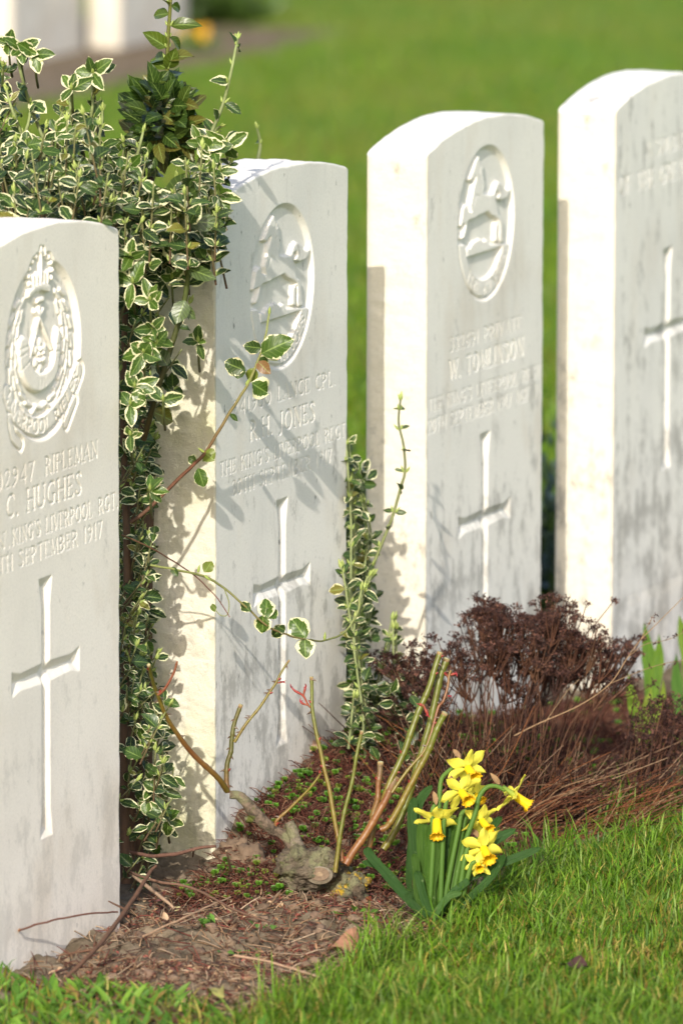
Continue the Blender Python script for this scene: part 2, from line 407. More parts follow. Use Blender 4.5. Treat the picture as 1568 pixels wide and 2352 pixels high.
def segs_of_text(txt, x0, x1, z0, z1, h):
    """pen strokes of a line running from (x0,z0) to (x1,z1) with capitals h high"""
    W = sum(G[c][0] + .13 for c in txt) - .13
    k = (x1 - x0) / (W * h); o = []; x = 0
    for c in txt:
        for _, pts, wd in G[c][1]:
            q = [(x0 + (x + px) * h * k, z0 + (z1 - z0) * (x + px) / W + py * h) for px, py in pts]
            o.append((q, wd * h * .5 * (.62 + .38 * min(k, 1.2))))
        x += G[c][0] + .13
    return o
def segs_on_arc(txt, cx, cz, r, a0, a1, h):
    W = sum(G[c][0] + .13 for c in txt) - .13; o = []; x = 0; k = math.radians(abs(a1 - a0)) * r / (W * h)
    for c in txt:
        am = math.radians(a0 + (a1 - a0) * (x + G[c][0] / 2) / W)
        tx, tz = -math.sin(am), math.cos(am); 
        if a1 < a0: tx, tz = -tx, -tz
        ux, uz = -tz, tx
        bx, bz = cx + r * math.cos(am), cz + r * math.sin(am)
        for _, pts, wd in G[c][1]:
            o.append(([(bx + (px - G[c][0] / 2) * h * k * tx + (py - .5) * h * ux, bz + (px - G[c][0] / 2) * h * k * tz + (py - .5) * h * uz) for px, py in pts], wd * h * .5 * 1.7))
        x += G[c][0] + .13
    return o
def dseg(X, Z, pts):
    d = np.full(X.shape, 9.0)
    for (ax, az), (bx, bz) in zip(pts[:-1], pts[1:]):
        vx, vz = bx - ax, bz - az; L = vx * vx + vz * vz + 1e-12
        t = np.clip(((X - ax) * vx + (Z - az) * vz) / L, 0, 1)
        d = np.minimum(d, np.hypot(X - ax - t * vx, Z - az - t * vz))
    return d
def inside(X, Z, poly):
    c = np.zeros(X.shape, bool); n = len(poly)
    for k in range(n):
        ax, az = poly[k]; bx, bz = poly[(k + 1) % n]
        if az == bz: continue
        c ^= ((az > Z) != (bz > Z)) & (X < (bx - ax) * (Z - az) / (bz - az) + ax)
    return c
def sdf(X, Z, poly):
    d = dseg(X, Z, list(poly) + [poly[0]]); return np.where(inside(X, Z, poly), d, -d)
def win(X, Z, pts, m):
    px = [p[0] for p in pts]; pz = [p[1] for p in pts]
    k = (X > min(px) - m) & (X < max(px) + m) & (Z > min(pz) - m) & (Z < max(pz) + m); return k
def cut_strokes(H, X, Z, strokes, slope=1.6, base=0.0, rel=False):
    for pts, hw in strokes:
        k = win(X, Z, pts, hw * 1.2)
        if not k.any(): continue
        dd = np.clip((hw - dseg(X[k], Z[k], pts)) * slope, 0, None)
        H[k] = H[k] - dd if rel else np.minimum(H[k], base - dd)
def raise_poly(H, X, Z, poly, floor, height, soft):
    k = win(X, Z, poly, .004)
    d = sdf(X[k], Z[k], poly); q = np.clip(d / soft, 0, 1)
    H[k] = np.where(d > 0, np.maximum(H[k], floor + height * np.sqrt(1 - (1 - q) ** 2)), H[k])
def raise_stroke(H, X, Z, pts, hw, floor, height, flat=False):
    k = win(X, Z, pts, hw)
    d = dseg(X[k], Z[k], pts); q = np.clip((hw - d) / (hw * (.35 if flat else 1)), 0, 1)
    H[k] = np.where(d < hw, np.maximum(H[k], floor + height * np.sqrt(1 - (1 - q) ** 2)), H[k])
def moat(H, X, Z, poly, w_, dp):
    k = win(X, Z, poly, w_ * 1.5); d = sdf(X[k], Z[k], poly)
    H[k] = np.minimum(H[k], np.where(d < 0, -dp * np.clip(1 + d / w_, 0, 1), 0))

HORSE = [(.1657,.7057),(.1714,.6994),(.1819,.695),(.1793,.6917),(.1835,.6875),(.1801,.685),(.1819,.6787),(.1887,.6749),(.1841,.6719),(.1893,.6659),(.1836,.6634),(.1828,.6594),(.1972,.6559),(.2129,.6554),(.2181,.6604),(.2234,.6659),(.2339,.6677),(.2471,.6624),(.2551,.6561),(.263,.6547),(.2718,.6578),(.2726,.6531),(.2663,.6467),(.2578,.6434),(.2406,.6427),(.2293,.6461),(.2274,.6491),(.2345,.6524),(.2313,.656),(.224,.6546),(.2216,.6498),(.2267,.6421),(.2293,.6357),(.232,.6292),(.2434,.6248),(.246,.6204),(.2488,.6078),(.2501,.6015),(.2533,.596),(.2502,.5918),(.237,.5929),(.2345,.5985),(.2352,.61),(.2345,.617),(.2315,.617),(.231,.61),(.2318,.599),(.23,.5935),(.2198,.5976),(.2205,.6092),(.2218,.6182),(.2330,.6198),(.2249,.6235),(.2104,.6282),(.1973,.6346),(.1842,.6334),(.1686,.6325),(.1556,.6307),(.1375,.6306),(.131,.6291),(.1277,.6204),(.1252,.6136),(.1169,.6104),(.1118,.6132),(.1195,.6214),(.1241,.6279),(.1194,.6279),(.1092,.6259),(.1061,.629),(.1112,.6385),(.1142,.6482),(.1232,.6522),(.1317,.6512),(.131,.6452),(.1426,.6416),(.1387,.6504),(.1451,.6607),(.1503,.6723),(.1554,.6767),(.1567,.6811),(.1451,.6759),(.1352,.6795),(.1378,.6828),(.1424,.6868),(.1489,.6926),(.1553,.7005)]
SLAB = [(.1299,.5873),(.1319,.5997),(.1415,.5985),(.1506,.6035),(.1609,.605),(.1765,.6059),(.1870,.6010),(.1975,.6028),(.2054,.5958),(.2238,.5942),(.2528,.5915),(.2534,.5873)]
def badge_horse(H, X, Z):
    cx, cz, r, D = .1893, .6223, .0925, .0058
    d = r - np.hypot(X - cx, Z - cz)
    H[:] = np.minimum(H, -D * np.clip(d / .0055, 0, 1) ** .8)
    # garter: lower half ring with the scroll's ends cut square
    rad = np.hypot(X - cx, Z - cz); ang = np.degrees(np.arctan2(Z - cz, X - cx))
    low = (Z < .6046 - (X - .1195) * .105)
    band = np.minimum(rad - .0655, .0885 - rad)
    q = np.clip(band / .0025, 0, 1); q = np.where(low, q, 0)
    H[:] = np.maximum(H, -D + (D - .0012) * q)
    raise_poly(H, X, Z, SLAB, -D, D - .0015, .0018)
    raise_poly(H, X, Z, HORSE, -D, D - .0004, .0026)
    # muscles, mane and rock cuts
    cut_strokes(H, X, Z, [([(.149, .647), (.158, .6594), (.170, .6560)], .0010), ([(.157, .631), (.166, .634)], .001),
        ([(.201, .653), (.203, .643)], .001), ([(.168, .690), (.166, .682), (.172, .676)], .0009), ([(.172, .695), (.170, .686)], .0009),
        ([(.235, .662), (.243, .652)], .0009), ([(.241, .661), (.250, .650)], .0009), ([(.247, .659), (.255, .648)], .0009)] +
        [([(.178, .693 - k * .0062), (.1735, .689 - k * .0062)], .0009) for k in range(6)] +
        [([(.14 + k * .013, .6045 - (k % 3) * .0012), (.143 + k * .013, .5955)], .0009) for k in range(8)], 1.0, rel=True)
    cut_strokes(H, X, Z, segs_on_arc("THE KING'S", cx, cz, .0772, -138, -32, .0135), 1.3, rel=True)
def badge_bugle(H, X, Z):
    cx, cz, r, D = .1862, .6325, .0948, .0062
    d = r - np.hypot(X - cx, Z - cz)
    H[:] = np.minimum(H, -D * np.clip(d / .0055, 0, 1) ** .8)
    # laurel wreath: overlapping leaves up both sides
    for sgn in (-1, 1):
        for k in range(9):
            for row in (0, 1, 2):
                a = math.radians(-90 + sgn * (14 + k * 14.5 + row * 5)); rr = .0800 - row * .0105
                if k == 8 and row == 2: continue
                px, pz = cx + rr * math.cos(a), cz + rr * math.sin(a)
                da = a + sgn * math.pi / 2 + sgn * (.12 - .28 * (row - 1)); L = .0125
                raise_stroke(H, X, Z, [(px, pz), (px + L * math.cos(da), pz + L * math.sin(da))], .0034, -D, D - .0028 - .0007 * ((k + row) % 2))
                cut_strokes(H, X, Z, [([(px, pz), (px + L * math.cos(da), pz + L * math.sin(da))], .0006)], 1, rel=True)
    raise_stroke(H, X, Z, [(.1865, .5720), (.1990, .5750), (.2080, .5700)], .0035, -D, D - .002)
    raise_stroke(H, X, Z, [(.1865, .5720), (.1740, .5750), (.1650, .5700)], .0035, -D, D - .002)
    # bugle horn: a curved tube, wide bell at the left, narrow mouthpiece at the right
    horn = smooth_path([(p[0], p[1], 0) for p in [(.1402, .6400), (.1414, .6289), (.15, .6152), (.1651, .6037), (.1853, .599), (.2082, .6034), (.2197, .6136), (.2236, .6268), (.2262, .6403)]], 5)[:, :2]
    rw = np.interp(np.linspace(0, 1, len(horn)), [0, .35, .7, 1], [.0140, .0115, .0080, .0062])
    for p, q, a in zip(horn[:-1], horn[1:], rw): raise_stroke(H, X, Z, [tuple(p), tuple(q)], a, -D, D - .0006, flat=True)
    cut_strokes(H, X, Z, [([(.127, .6395), (.154, .6415)], .0011), ([(.128, .632), (.156, .636)], .001), ([(.1345, .618), (.160, .6265)], .001),
        ([(.178, .6095), (.1775, .590)], .0008), ([(.192, .6095), (.1925, .590)], .0008), ([(.183, .607), (.1865, .600), (.183, .593)], .0008),
        ([(.2175, .6275), (.2315, .6260)], .001), ([(.219, .6345), (.233, .6335)], .001)], 1, rel=True)
    raise_stroke(H, X, Z, [(.2262, .6403), (.2275, .6475)], .0052, -D, D - .001)
    for pts in ([(.1819, .6659), (.1577, .6268)], [(.1844, .6655), (.2147, .6301)]): raise_stroke(H, X, Z, pts, .0020, -D, D - .0018)
    for ex, ez in ((.1735, .6745), (.1935, .6745), (.1835, .6800), (.172, .655), (.196, .655)): raise_stroke(H, X, Z, [(.1832, .6680), (ex, ez)], .0030, -D, D - .0025)
    raise_stroke(H, X, Z, [(.1775, .6850), (.1900, .6850)], .0042, -D, D - .001)
    # rose: two rings of petals
    for rr, m_, w_ in ((.0125, 6, .0062), (.0062, 5, .0036)):
        for k in range(m_):
            a = math.radians(90 + 360 * k / m_); px, pz = .1850 + rr * math.cos(a), .6276 + rr * math.sin(a) * 1.05
            raise_stroke(H, X, Z, [(px, pz), (px + .0002, pz)], w_, -D, D - (.0018 if rr > .01 else .0004))
    cut_strokes(H, X, Z, [([(.1850 + .016 * math.cos(a), .6276 + .016 * math.sin(a)), (.1850 + .003 * math.cos(a), .6276 + .003 * math.sin(a))], .0008) for a in np.radians(np.arange(30, 390, 60))], 1, rel=True)
    # crown, standing on the rim and rising above it
    CR = [(.1799,.7402),(.1887,.7387),(.1912,.7321),(.2039,.7306),(.2115,.7224),(.2152,.7135),(.2101,.7104),(.2075,.6996),(.2049,.6903),(.1859,.6943),(.1657,.6931),(.1506,.6899),(.1532,.6998),(.1545,.7112),(.1508,.7148),(.1533,.7218),(.1609,.7293),(.1748,.734)]
    moat(H, X, Z, CR, .0030, .0042)
    k = win(X, Z, CR, .002); dd = sdf(X[k], Z[k], CR); H[k] = np.where(dd > 0, -.0045, H[k])
    for k in range(11):
        a = math.radians(202 - k * 22.4); raise_stroke(H, X, Z, [(.1832 + .0285 * math.cos(a) * 1.02, .7130 + .0205 * math.sin(a)), (.1833 + .0285 * math.cos(a) * 1.02, .7130 + .0205 * math.sin(a))], .0036, -.0045, .0045)
    for px in (.1655, .1745, .1835, .1925, .2010):
        raise_stroke(H, X, Z, [(px, .7020), (px, .7130)], .0030, -.0045, .0038)
    raise_stroke(H, X, Z, [(.1835, .7080), (.1835, .7290)], .0032, -.0045, .0045)
    raise_stroke(H, X, Z, [(.1835, .7300), (.1835, .7400)], .0030, -.0045, .0045); raise_stroke(H, X, Z, [(.1795, .7360), (.1875, .7355)], .0026, -.0045, .0045)
    raise_stroke(H, X, Z, [(.1550, .6945), (.1700, .6985), (.1860, .6990), (.2035, .6950)], .0042, -.0045, .0040, flat=True)
    cut_strokes(H, X, Z, [([(.1565, .6930), (.1710, .6965), (.1860, .6970), (.2020, .6935)], .0008)], 1, rel=True)
    # title scroll, part in the recess and part standing free with a cut outline
    sc_ = smooth_path([(p[0], p[1], 0) for p in [(.0985,.5990),(.1122,.5802),(.1321,.5681),(.1597,.557),(.1875,.5535),(.2181,.5618),(.2438,.5722),(.2644,.5864),(.2770,.5990)]], 5)[:, :2]
    tl = [[(.1046, .5720), (.1085, .5600), (.1150, .5500), (.1290, .5420)], [(.2660, .5700), (.2560, .5600), (.2440, .5480)]]
    for pts, hw in [([tuple(p) for p in sc_], .0100), (tl[0], .0060), (tl[1], .0060)]:
        k = win(X, Z, pts, hw + .006); d = dseg(X[k], Z[k], pts) - hw
        H[k] = np.where(d > 0, np.minimum(H[k], -.0035 * np.clip(1 - d / .0035, 0, 1)), np.where(H[k] < -.0004, np.maximum(H[k], -.0016), np.minimum(H[k], -.0010)))
        H[k] = np.where(np.abs(d) < .0009, np.minimum(H[k], -.0032), H[k])
    cut_strokes(H, X, Z, segs_on_arc("LIVERPOOL RIFLES", .1875, .6633, .1098, -142, -38, .0135), 1.5, rel=True)

def cut_cross(H, X, Z, cx, top, arm, bot, half, k=1.0):
    s_, f = .0108 * k, .0172 * k
    hw = half
    P = [(cx - f, top), (cx + f, top), (cx + s_, top - .030), (cx + s_, arm + s_), (cx + hw - .022, arm + s_ * .82), (cx + hw, arm + f * .80),
         (cx + hw, arm - f * .80), (cx + hw - .022, arm - s_ * .82), (cx + s_, arm - s_), (cx + s_, bot + .030), (cx + f * .95, bot),
         (cx - f * .95, bot), (cx - s_, bot + .030), (cx - s_, arm - s_), (cx - hw + .022, arm - s_ * .82), (cx - hw, arm - f * .80),
         (cx - hw, arm + f * .80), (cx - hw + .022, arm + s_ * .82), (cx - s_, arm + s_), (cx - s_, top - .030)]
    kk = win(X, Z, P, .002); d = sdf(X[kk], Z[kk], P)
    H[kk] = np.minimum(H[kk], -np.clip(d, 0, .0105) * .62)
    return P

W_, T_ = .381, .076
def headstone(ox, oy, hs, sag, label, group, cutfn, boxes, mats, nx=380, nz=760, seed=1, edge=.0022, siderough=.0008, bottom=-.06, rot=0):
    th = thing('headstone', (ox, oy, 0), label, 'gravestone', group)
    th.rotation_euler = (0, 0, rot)
    xs = np.linspace(0, W_, nx)
    Rr = (W_ ** 2 / 4 + sag ** 2) / (2 * sag)
    top = hs + sag - Rr + np.sqrt(Rr ** 2 - (xs - W_ / 2) ** 2)
    for e in (xs, W_ - xs):                      # small round on the shoulders
        rc = .006; k = e < rc; top[k] -= (rc - np.sqrt(rc ** 2 - (rc - e[k]) ** 2)) * .9
    v = np.linspace(0, 1, nz)
    X = np.repeat(xs[None], nz, 0); Z = bottom + v[:, None] * (top[None] - bottom)
    H = np.zeros_like(X)
    cutfn(H, X, Z)
    P = np.stack([X.ravel(), np.zeros(X.size), Z.ravel()], 1)
    H += (.00003 * fbm(P, 180, seed, 2) + .0004 * vn(P, 9, seed + 5)).reshape(X.shape)
    e = np.minimum(np.minimum(X, W_ - X), top[None] - Z)
    en = edge * (1 + .7 * fbm(P, 45, seed + 9, 3).reshape(X.shape))
    en = np.clip(en, .0006, None)
    q = np.clip(1 - e / en, 0, 1); Y = -H + en * (1 - np.sqrt(np.clip(1 - q * q, 0, 1)))
    Vf = np.stack([X, Y, Z], -1)
    idx = np.arange(nx * nz).reshape(nz, nx)
    F = np.stack([idx[:-1, :-1], idx[:-1, 1:], idx[1:, 1:], idx[1:, :-1]], -1).reshape(-1, 4)
    fx = X[:-1, :-1].ravel(); fz = Z[:-1, :-1].ravel()
    own = np.zeros(len(F), int)
    for bi, (nm, (x0, x1, z0, z1)) in enumerate(boxes):
        own[(fx > x0) & (fx < x1) & (fz > z0) & (fz < z1)] = bi + 1
    s = Soup(); VV = Vf.reshape(-1, 3)
    lft = fx < .0022
    s.add(VV, F[(own == 0) & ~lft]); s.add(VV, F[(own == 0) & lft], slot=1)
    # perimeter: sides and arched top carried back to the rear face
    per = np.concatenate([idx[:, 0], idx[-1, 1:-1], idx[::-1, -1]])
    ring0 = VV[per]; nb = 16; n = len(per)
    nrm = np.zeros((n, 3)); k1 = nz; k2 = nz + nx - 2
    nrm[:k1, 0] = -1; nrm[k2:, 0] = 1
    tt = xs[1:-1] - W_ / 2; nrm[k1:k2, 0] = tt / Rr; nrm[k1:k2, 2] = 1
    nrm /= np.linalg.norm(nrm, axis=1)[:, None]
    rings = [ring0]
    for b in range(1, nb + 1):
        t = b / nb; q = ring0.copy(); q[:, 1] = ring0[:, 1] + (T_ - ring0[:, 1]) * t
        dsp = siderough * (fbm(q + [0, 0, 3.3], 60, seed + 3, 3) + .4 * vn(q, 14, seed)) * math.sin(math.pi * min(t * 1.0, .97)) ** .4
        if b == nb: dsp = -.0035 + 0 * dsp
        if b == nb: q[:, 1] = T_
        if b == nb - 1: q[:, 1] = T_ - .003
        rings.append(q + nrm * dsp[:, None])
    RV = np.concatenate(rings)
    a = np.arange(nb)[:, None] * n + np.arange(n - 1)[None]
    RF = np.stack([a, a + n, a + n + 1, a + 1], -1)
    isside = np.zeros(n - 1, int); isside[:k1 - 1] = 1; isside[k2:] = 1
    s.add(RV, RF[:, isside == 1].reshape(-1, 4), slot=1); s.add(RV, RF[:, isside == 0].reshape(-1, 4), slot=0)
    # rear face
    br = rings[-1]; bl = br[:k1]; brt = br[-k1:][::-1]; bt = br[k1 - 1:k2 + 1]
    rb = []; 
    m_ = 24
    ti = np.linspace(0, len(bt) - 1, m_).astype(int)
    tops = bt[ti]; bots = tops.copy(); bots[:, 2] = bottom
    s.add(np.vstack([bots, tops]), [[k + 1, k, k + m_, k + 1 + m_] for k in range(m_ - 1)])
    part_ = s.build('slab', mats, th)
    for bi, (nm, _) in enumerate(boxes):
        f = F[own == bi + 1]; u, inv = np.unique(f, return_inverse=True)
        q = Soup(); q.add(VV[u], inv.reshape(-1, 4)); q.build(nm, mats[0], th)
    return th

L1 = lambda H, X, Z: (badge_bugle(H, X, Z), cut_cross(H, X, Z, .1905, .394, .2935, .118, .0865),
    [cut_strokes(H, X, Z, segs_of_text(*a)) for a in (("02947", .0680, .162, .5015, .5010, .0185), ("RIFLEMAN", .190, .324, .5012, .5012, .0185),
     ("C. HUGHES", .093, .283, .4700, .4685, .0230), ("BN.", .041, .103, .4390, .4392, .0165), ("KING'S LIVERPOOL", .108, .310, .4395, .4400, .0165), ("RGT.", .326, .377, .4402, .4403, .0165), ("20TH SEPTEMBER 1917", .044, .335, .4142, .4148, .0165))])
L2 = lambda H, X, Z: (badge_horse(H, X, Z), cut_cross(H, X, Z, .1905, .3845, .2870, .105, .0825),
    [cut_strokes(H, X, Z, segs_of_text(*a)) for a in (("241980", .0500, .158, .4958, .4958, .0165), ("LANCE CPL.", .177, .345, .4955, .4920, .0165),
     ("R.H. JONES", .098, .285, .4618, .4592, .0215), ("THE KING'S LIVERPOOL REGT", .013, .3755, .4338, .4290, .0152), ("20TH SEPTEMBER 1917", .047, .334, .4080, .4045, .0160))])
L3 = lambda H, X, Z: (badge_horse(H, X, Z), cut_cross(H, X, Z, .1905, .3730, .2705, .100, .0855),
    [cut_strokes(H, X, Z, segs_of_text(*a)) for a in (("332691 PRIVATE", .075, .309, .4835, .4812, .0165),
     ("W. TOMLINSON", .074, .315, .4505, .4492, .0220), ("THE KING'S LIVERPOOL REGT", .008, .3735, .4205, .4155, .0152), ("20TH SEPTEMBER 1917 AGE 35", .005, .3745, .3960, .3918, .0160))])
L4 = lambda H, X, Z: (cut_cross(H, X, Z, .1915, .5270, .4235, .2470, .0825),
    [cut_strokes(H, X, Z, segs_of_text(*a)) for a in (("A SOLDIER", .108, .277, .6468, .6468, .0195), ("OF THE GREAT WAR", .016, .366, .6110, .6095, .0220), ("KNOWN UNTO GOD", .061, .322, .0895, .0870, .0160))])
GR = 'white headstones in the near row'
WH = (.80, .775, .72); GY_ = (.69, .68, .65)
m1 = [stone_mat('stone_hughes', (.90, .845, .765), (.84, .785, .71), .24, zbase=.30, spots=.35, grain=.42), stone_mat('stone_hughes_side', WH, GY_, .5, rough_side=True)]
m2 = [stone_mat('stone_jones', (.83, .80, .74), (.74, .72, .675), .55, spots=.8, zbase=.5, grain=.42, warm=.25), stone_mat('stone_jones_side', (.64, .60, .50), (.56, .53, .43), .60, algae=.42, grain=.6, rough_side=True, spots=.3)]
m3 = [stone_mat('stone_tomlinson', (.87, .84, .775), (.81, .785, .73), .50, warm=.35, zbase=.60, spots=.45, grain=.2), stone_mat('stone_tomlinson_side', (.69, .635, .52), (.64, .59, .48), .75, rough_side=True, zbase=.42, grain=.4, spots=.2)]
m4 = [stone_mat('stone_soldier', (.87, .845, .79), (.80, .78, .74), .60, warm=.2, zbase=.75, spots=.7, grain=.2, topstreak=.8), stone_mat('stone_soldier_side', (.70, .645, .53), (.66, .61, .50), .75, rough_side=True, zbase=.5, grain=.4, spots=.2)]
headstone(-.638, 0, .7375, .0255, 'nearest headstone at the left edge, carved with crowned bugle badge and name C. HUGHES', GR, L1,
    [('badge', (.088, .286, .536, .7440)), ('inscription', (.038, .3785, .4115, .5205)), ('cross', (.1, .281, .11, .40))], m1, seed=1)
headstone(0, 0, .7350, .0215, 'grey stained headstone of R.H. JONES standing behind the pruned rose bush', GR, L2,
    [('badge', (.092, .286, .526, .718)), ('inscription', (.011, .3765, .4035, .5140)), ('cross', (.1, .281, .10, .39))], m2, seed=2, edge=.0020, siderough=.0016)
headstone(.628, .0023, .7245, .0240, 'white headstone of W. TOMLINSON with a galloping horse badge, behind the brown dried shrub', GR, L3,
    [('badge', (.092, .286, .526, .718)), ('inscription', (.004, .3765, .390, .5020)), ('cross', (.1, .281, .095, .38))], m3, seed=3)
headstone(1.2129, -.0133, .7180, .0250, 'headstone cut by the right edge of the photo, lettered A SOLDIER OF THE GREAT WAR', GR, L4,
    [('inscription', (.012, .3705, .600, .6700)), ('cross', (.1, .281, .24, .535)), ('epitaph', (.055, .33, .083, .108))], m4, seed=4)
nocut = lambda H, X, Z: cut_cross(H, X, Z, .1905, .40, .30, .12, .083)
mb = [stone_mat('stone_far', (.66, .64, .59), (.58, .56, .52), .3), stone_mat('stone_far_side', (.60, .56, .48), (.56, .52, .45), .3)]
for (dx, dy), lab in (((28, 150), 'blurred far headstone at the very top left corner, in the distant row'), ((275, 112), 'blurred far headstone second from the left in the distant row, beside the orange flower')):
    p = onz(dx, dy)
    headstone(float(p[0]), float(p[1]), .735, .024, lab, 'blurred headstones in the distant row', nocut, [], mb, nx=40, nz=80, seed=5, edge=.003)

# ------------------------------------------------------------------ leaves
def leaf_template(nr=8, ncol=5, tipp=1.0, wpow=.75, broad=.45):
    v = np.linspace(0, 1, nr); u = np.linspace(-1, 1, ncol)
    t = v ** (math.log(.5) / math.log(broad))           # widest at v=broad
    wv = np.sin(math.pi * np.clip(t, 0, 1)) ** wpow; wv[0] = .06; wv[-1] = .02
    U, V = np.meshgrid(u, v); Wd = np.repeat(wv[:, None], ncol, 1)
    i = np.arange(nr - 1)[:, None] * ncol + np.arange(ncol - 1)[None]
    return U.ravel(), V.ravel(), Wd.ravel(), np.stack([i, i + 1, i + 1 + ncol, i + ncol], -1).reshape(-1, 4)
LT = leaf_template()
def leaf(s, base, d, n, L, Wd, col=(.05, .10, .03), kind=1.0, rnd=None, fold=.18, curl=.15, wave=.05, T=None, seedv=None):
    U, V, Wv, F = T or LT
    B = frame(d, n); rnd = random.random() if rnd is None else rnd
    ph = random.uniform(0, 6.28)
    x = U * Wv * Wd / 2 * (1 + .06 * np.sin(V * 26 + ph) * (np.abs(U) > .9))
    y = V * L
    z = np.abs(U) * Wv * Wd * fold - curl * L * V ** 2 + wave * Wd * np.sin(V * 7 + ph) * U * 1.3
    P = base + x[:, None] * B[0] + y[:, None] * B[1] + z[:, None] * B[2]
    lf = np.stack([U * .5 + .5, V, np.full(len(U), rnd), np.full(len(U), kind)], 1)
    s.add(P, F, col, lf)
def bud(s, base, d, L, r, col=(.30, .38, .10)):
    P = np.array([base, base + np.array(d) * L * .25, base + np.array(d) * L * .6, base + np.array(d) * L])
    tube(s, P, [r * .5, r, r * .75, r * .08], 6, col, cap=False)
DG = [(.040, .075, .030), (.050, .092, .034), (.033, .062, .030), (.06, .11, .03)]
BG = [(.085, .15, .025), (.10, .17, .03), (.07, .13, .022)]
GG = [(.045, .085, .018), (.06, .10, .02), (.075, .115, .022)]
def jit(c, k=.15): f = 1 + random.uniform(-k, k); return (c[0] * f, c[1] * f * random.uniform(.95, 1.05), c[2] * f)
CAMD = -F_
def rv(): return nz(rng.normal(size=3))
def shoot(st, lv, bd, P, L=.024, step=.019, kind=1.0, tints=DG, r=(.0016, .0010), scol=((.10, .05, .03), (.24, .28, .12)), buds=.7, up=.5, tipbuds=True, start=.0, lmin=.42, wr=.58):
    """a climbing stem with opposite pairs of leaves, each pair turned a quarter from the last"""
    P = smooth_path(P, 5); tube(st, P, list(r), 5, cols=scol)
    seg = np.linalg.norm(np.diff(P, axis=0), axis=1); cum = np.r_[0, np.cumsum(seg)]; tot = cum[-1]
    k = 0; s_ = start * tot + random.uniform(0, step); a0 = random.uniform(0, math.pi)
    while s_ < tot:
        p = np.array([np.interp(s_, cum, P[:, c]) for c in range(3)])
        j = min(np.searchsorted(cum, s_), len(P) - 1); T = nz(P[j] - P[max(j - 1, 0)])
        f = frame(T, CAMD); a = a0 + k * math.pi / 2 + random.uniform(-.3, .3)
        for q in (0, math.pi):
            o = math.cos(a + q) * f[0] + math.sin(a + q) * f[2]
            if random.random() < .84:
                d = nz(o + T * random.uniform(.1, .6) + np.array([0, 0, up * random.uniform(-1.2, .7)]) + .35 * rv())
                nn = nz(T * .45 + CAMD * .55 + SUN * .5 + .4 * rv())
                ll = L * random.uniform(lmin, 1.1) * (1 if s_ / tot < .8 else .75)
                leaf(lv, p + o * r[-1], d, nn, ll, ll * wr * random.uniform(.8, 1.2), jit(random.choice(tints), .25) if random.random() < .96 else (.24, .20, .05), kind if random.random() < .93 else 0, curl=random.uniform(.0, .4), fold=random.uniform(.05, .32))
            if random.random() < buds: bud(bd, p + o * r[-1], nz(o * .55 + T), random.uniform(.006, .009), .0016)
        k += 1; s_ += step * random.uniform(.8, 1.2)
    if tipbuds:
        T = nz(P[-1] - P[-2])
        bud(bd, P[-1], T, .009, .0019, (.38, .45, .13))
        for q in range(3): bud(bd, P[-1] - T * .002, nz(T + .55 * rv()), .008, .0018)
STN = [(-.638, -.257, -.004, .080), (0, .381, -.004, .080), (.628, 1.009, -.002, .082)]
def free(p, m=.006):
    for x0, x1, y0, y1 in STN:
        if x0 - m < p[0] < x1 + m and y0 - m < p[1] < y1 + m and p[2] < .765: return False
    return True

# ------------------------------------------------------------------ big climber between the first two stones
root = onz(318, 2010, 0)
E1 = thing('climbing_shrub', root, 'tall variegated climber filling the gap between the two leftmost near headstones', 'shrub')
st, lv, bd = Soup(), Soup(), Soup()
gs, gl, gb = Soup(), Soup(), Soup()
# main woody stems up the gap
for k in range(5):
    x = 290 + k * 14; P = [at(x + random.uniform(-8, 8), y, 8.66 + .03 * k) for y in (2030, 1700, 1300, 950, 600, 400)]
    tube(st, smooth_path(P, 6), [.006, .004, .003], 6, col=(.10, .055, .035))
# random rosettes through the gap column
def xr(y): return np.interp(y, [480, 530, 560, 700, 880, 930, 1010, 1200, 1350, 1500, 1640, 1700, 1790, 1900, 2010], [490, 480, 420, 430, 440, 385, 362, 352, 352, 350, 368, 392, 395, 372, 318])
for k in range(420):
    y = random.uniform(500, 2010); hi = xr(y); x = random.uniform(278, hi)
    if x > 345 and y > 535 and random.random() < (.78 if y < 930 else .3): continue
    t = random.uniform(8.55, 8.80) if x < 350 else random.uniform(8.56, 8.68)
    p = at(x, y, t)
    if 940 < y < 1640 or (y >= 1640 and x < 350):
        for _ in range(12):
            x = random.uniform(279, 344); p = at(x, y, random.uniform(8.60, 8.88))
            if p[1] > .016: break
    if not free(p): continue
    sh = np.array([random.uniform(-.012, .012), random.uniform(-.03, .0), random.uniform(.02, .05)])
    L = .027 if y < 1000 else .0215
    shoot(st, lv, bd, [p - sh * .8, p, p + sh * .5], L=L * random.uniform(.75, 1.15), step=.017, r=(.0011, .0008), buds=.25, tipbuds=random.random() < .25, wr=.60,
          tints=(BG + DG) if (y < 950 and random.random() < .5) else DG)
# inner leaves further back close the gap; interior shade put into their near-black green
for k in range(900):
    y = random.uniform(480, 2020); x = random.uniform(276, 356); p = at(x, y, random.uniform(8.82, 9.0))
    if free(p): leaf(lv, p, nz(rv() + [0, 0, .3]), nz(CAMD + .8 * rv()), .022, .013, jit((.016, .034, .014)), 1.0 if random.random() < .5 else 0)
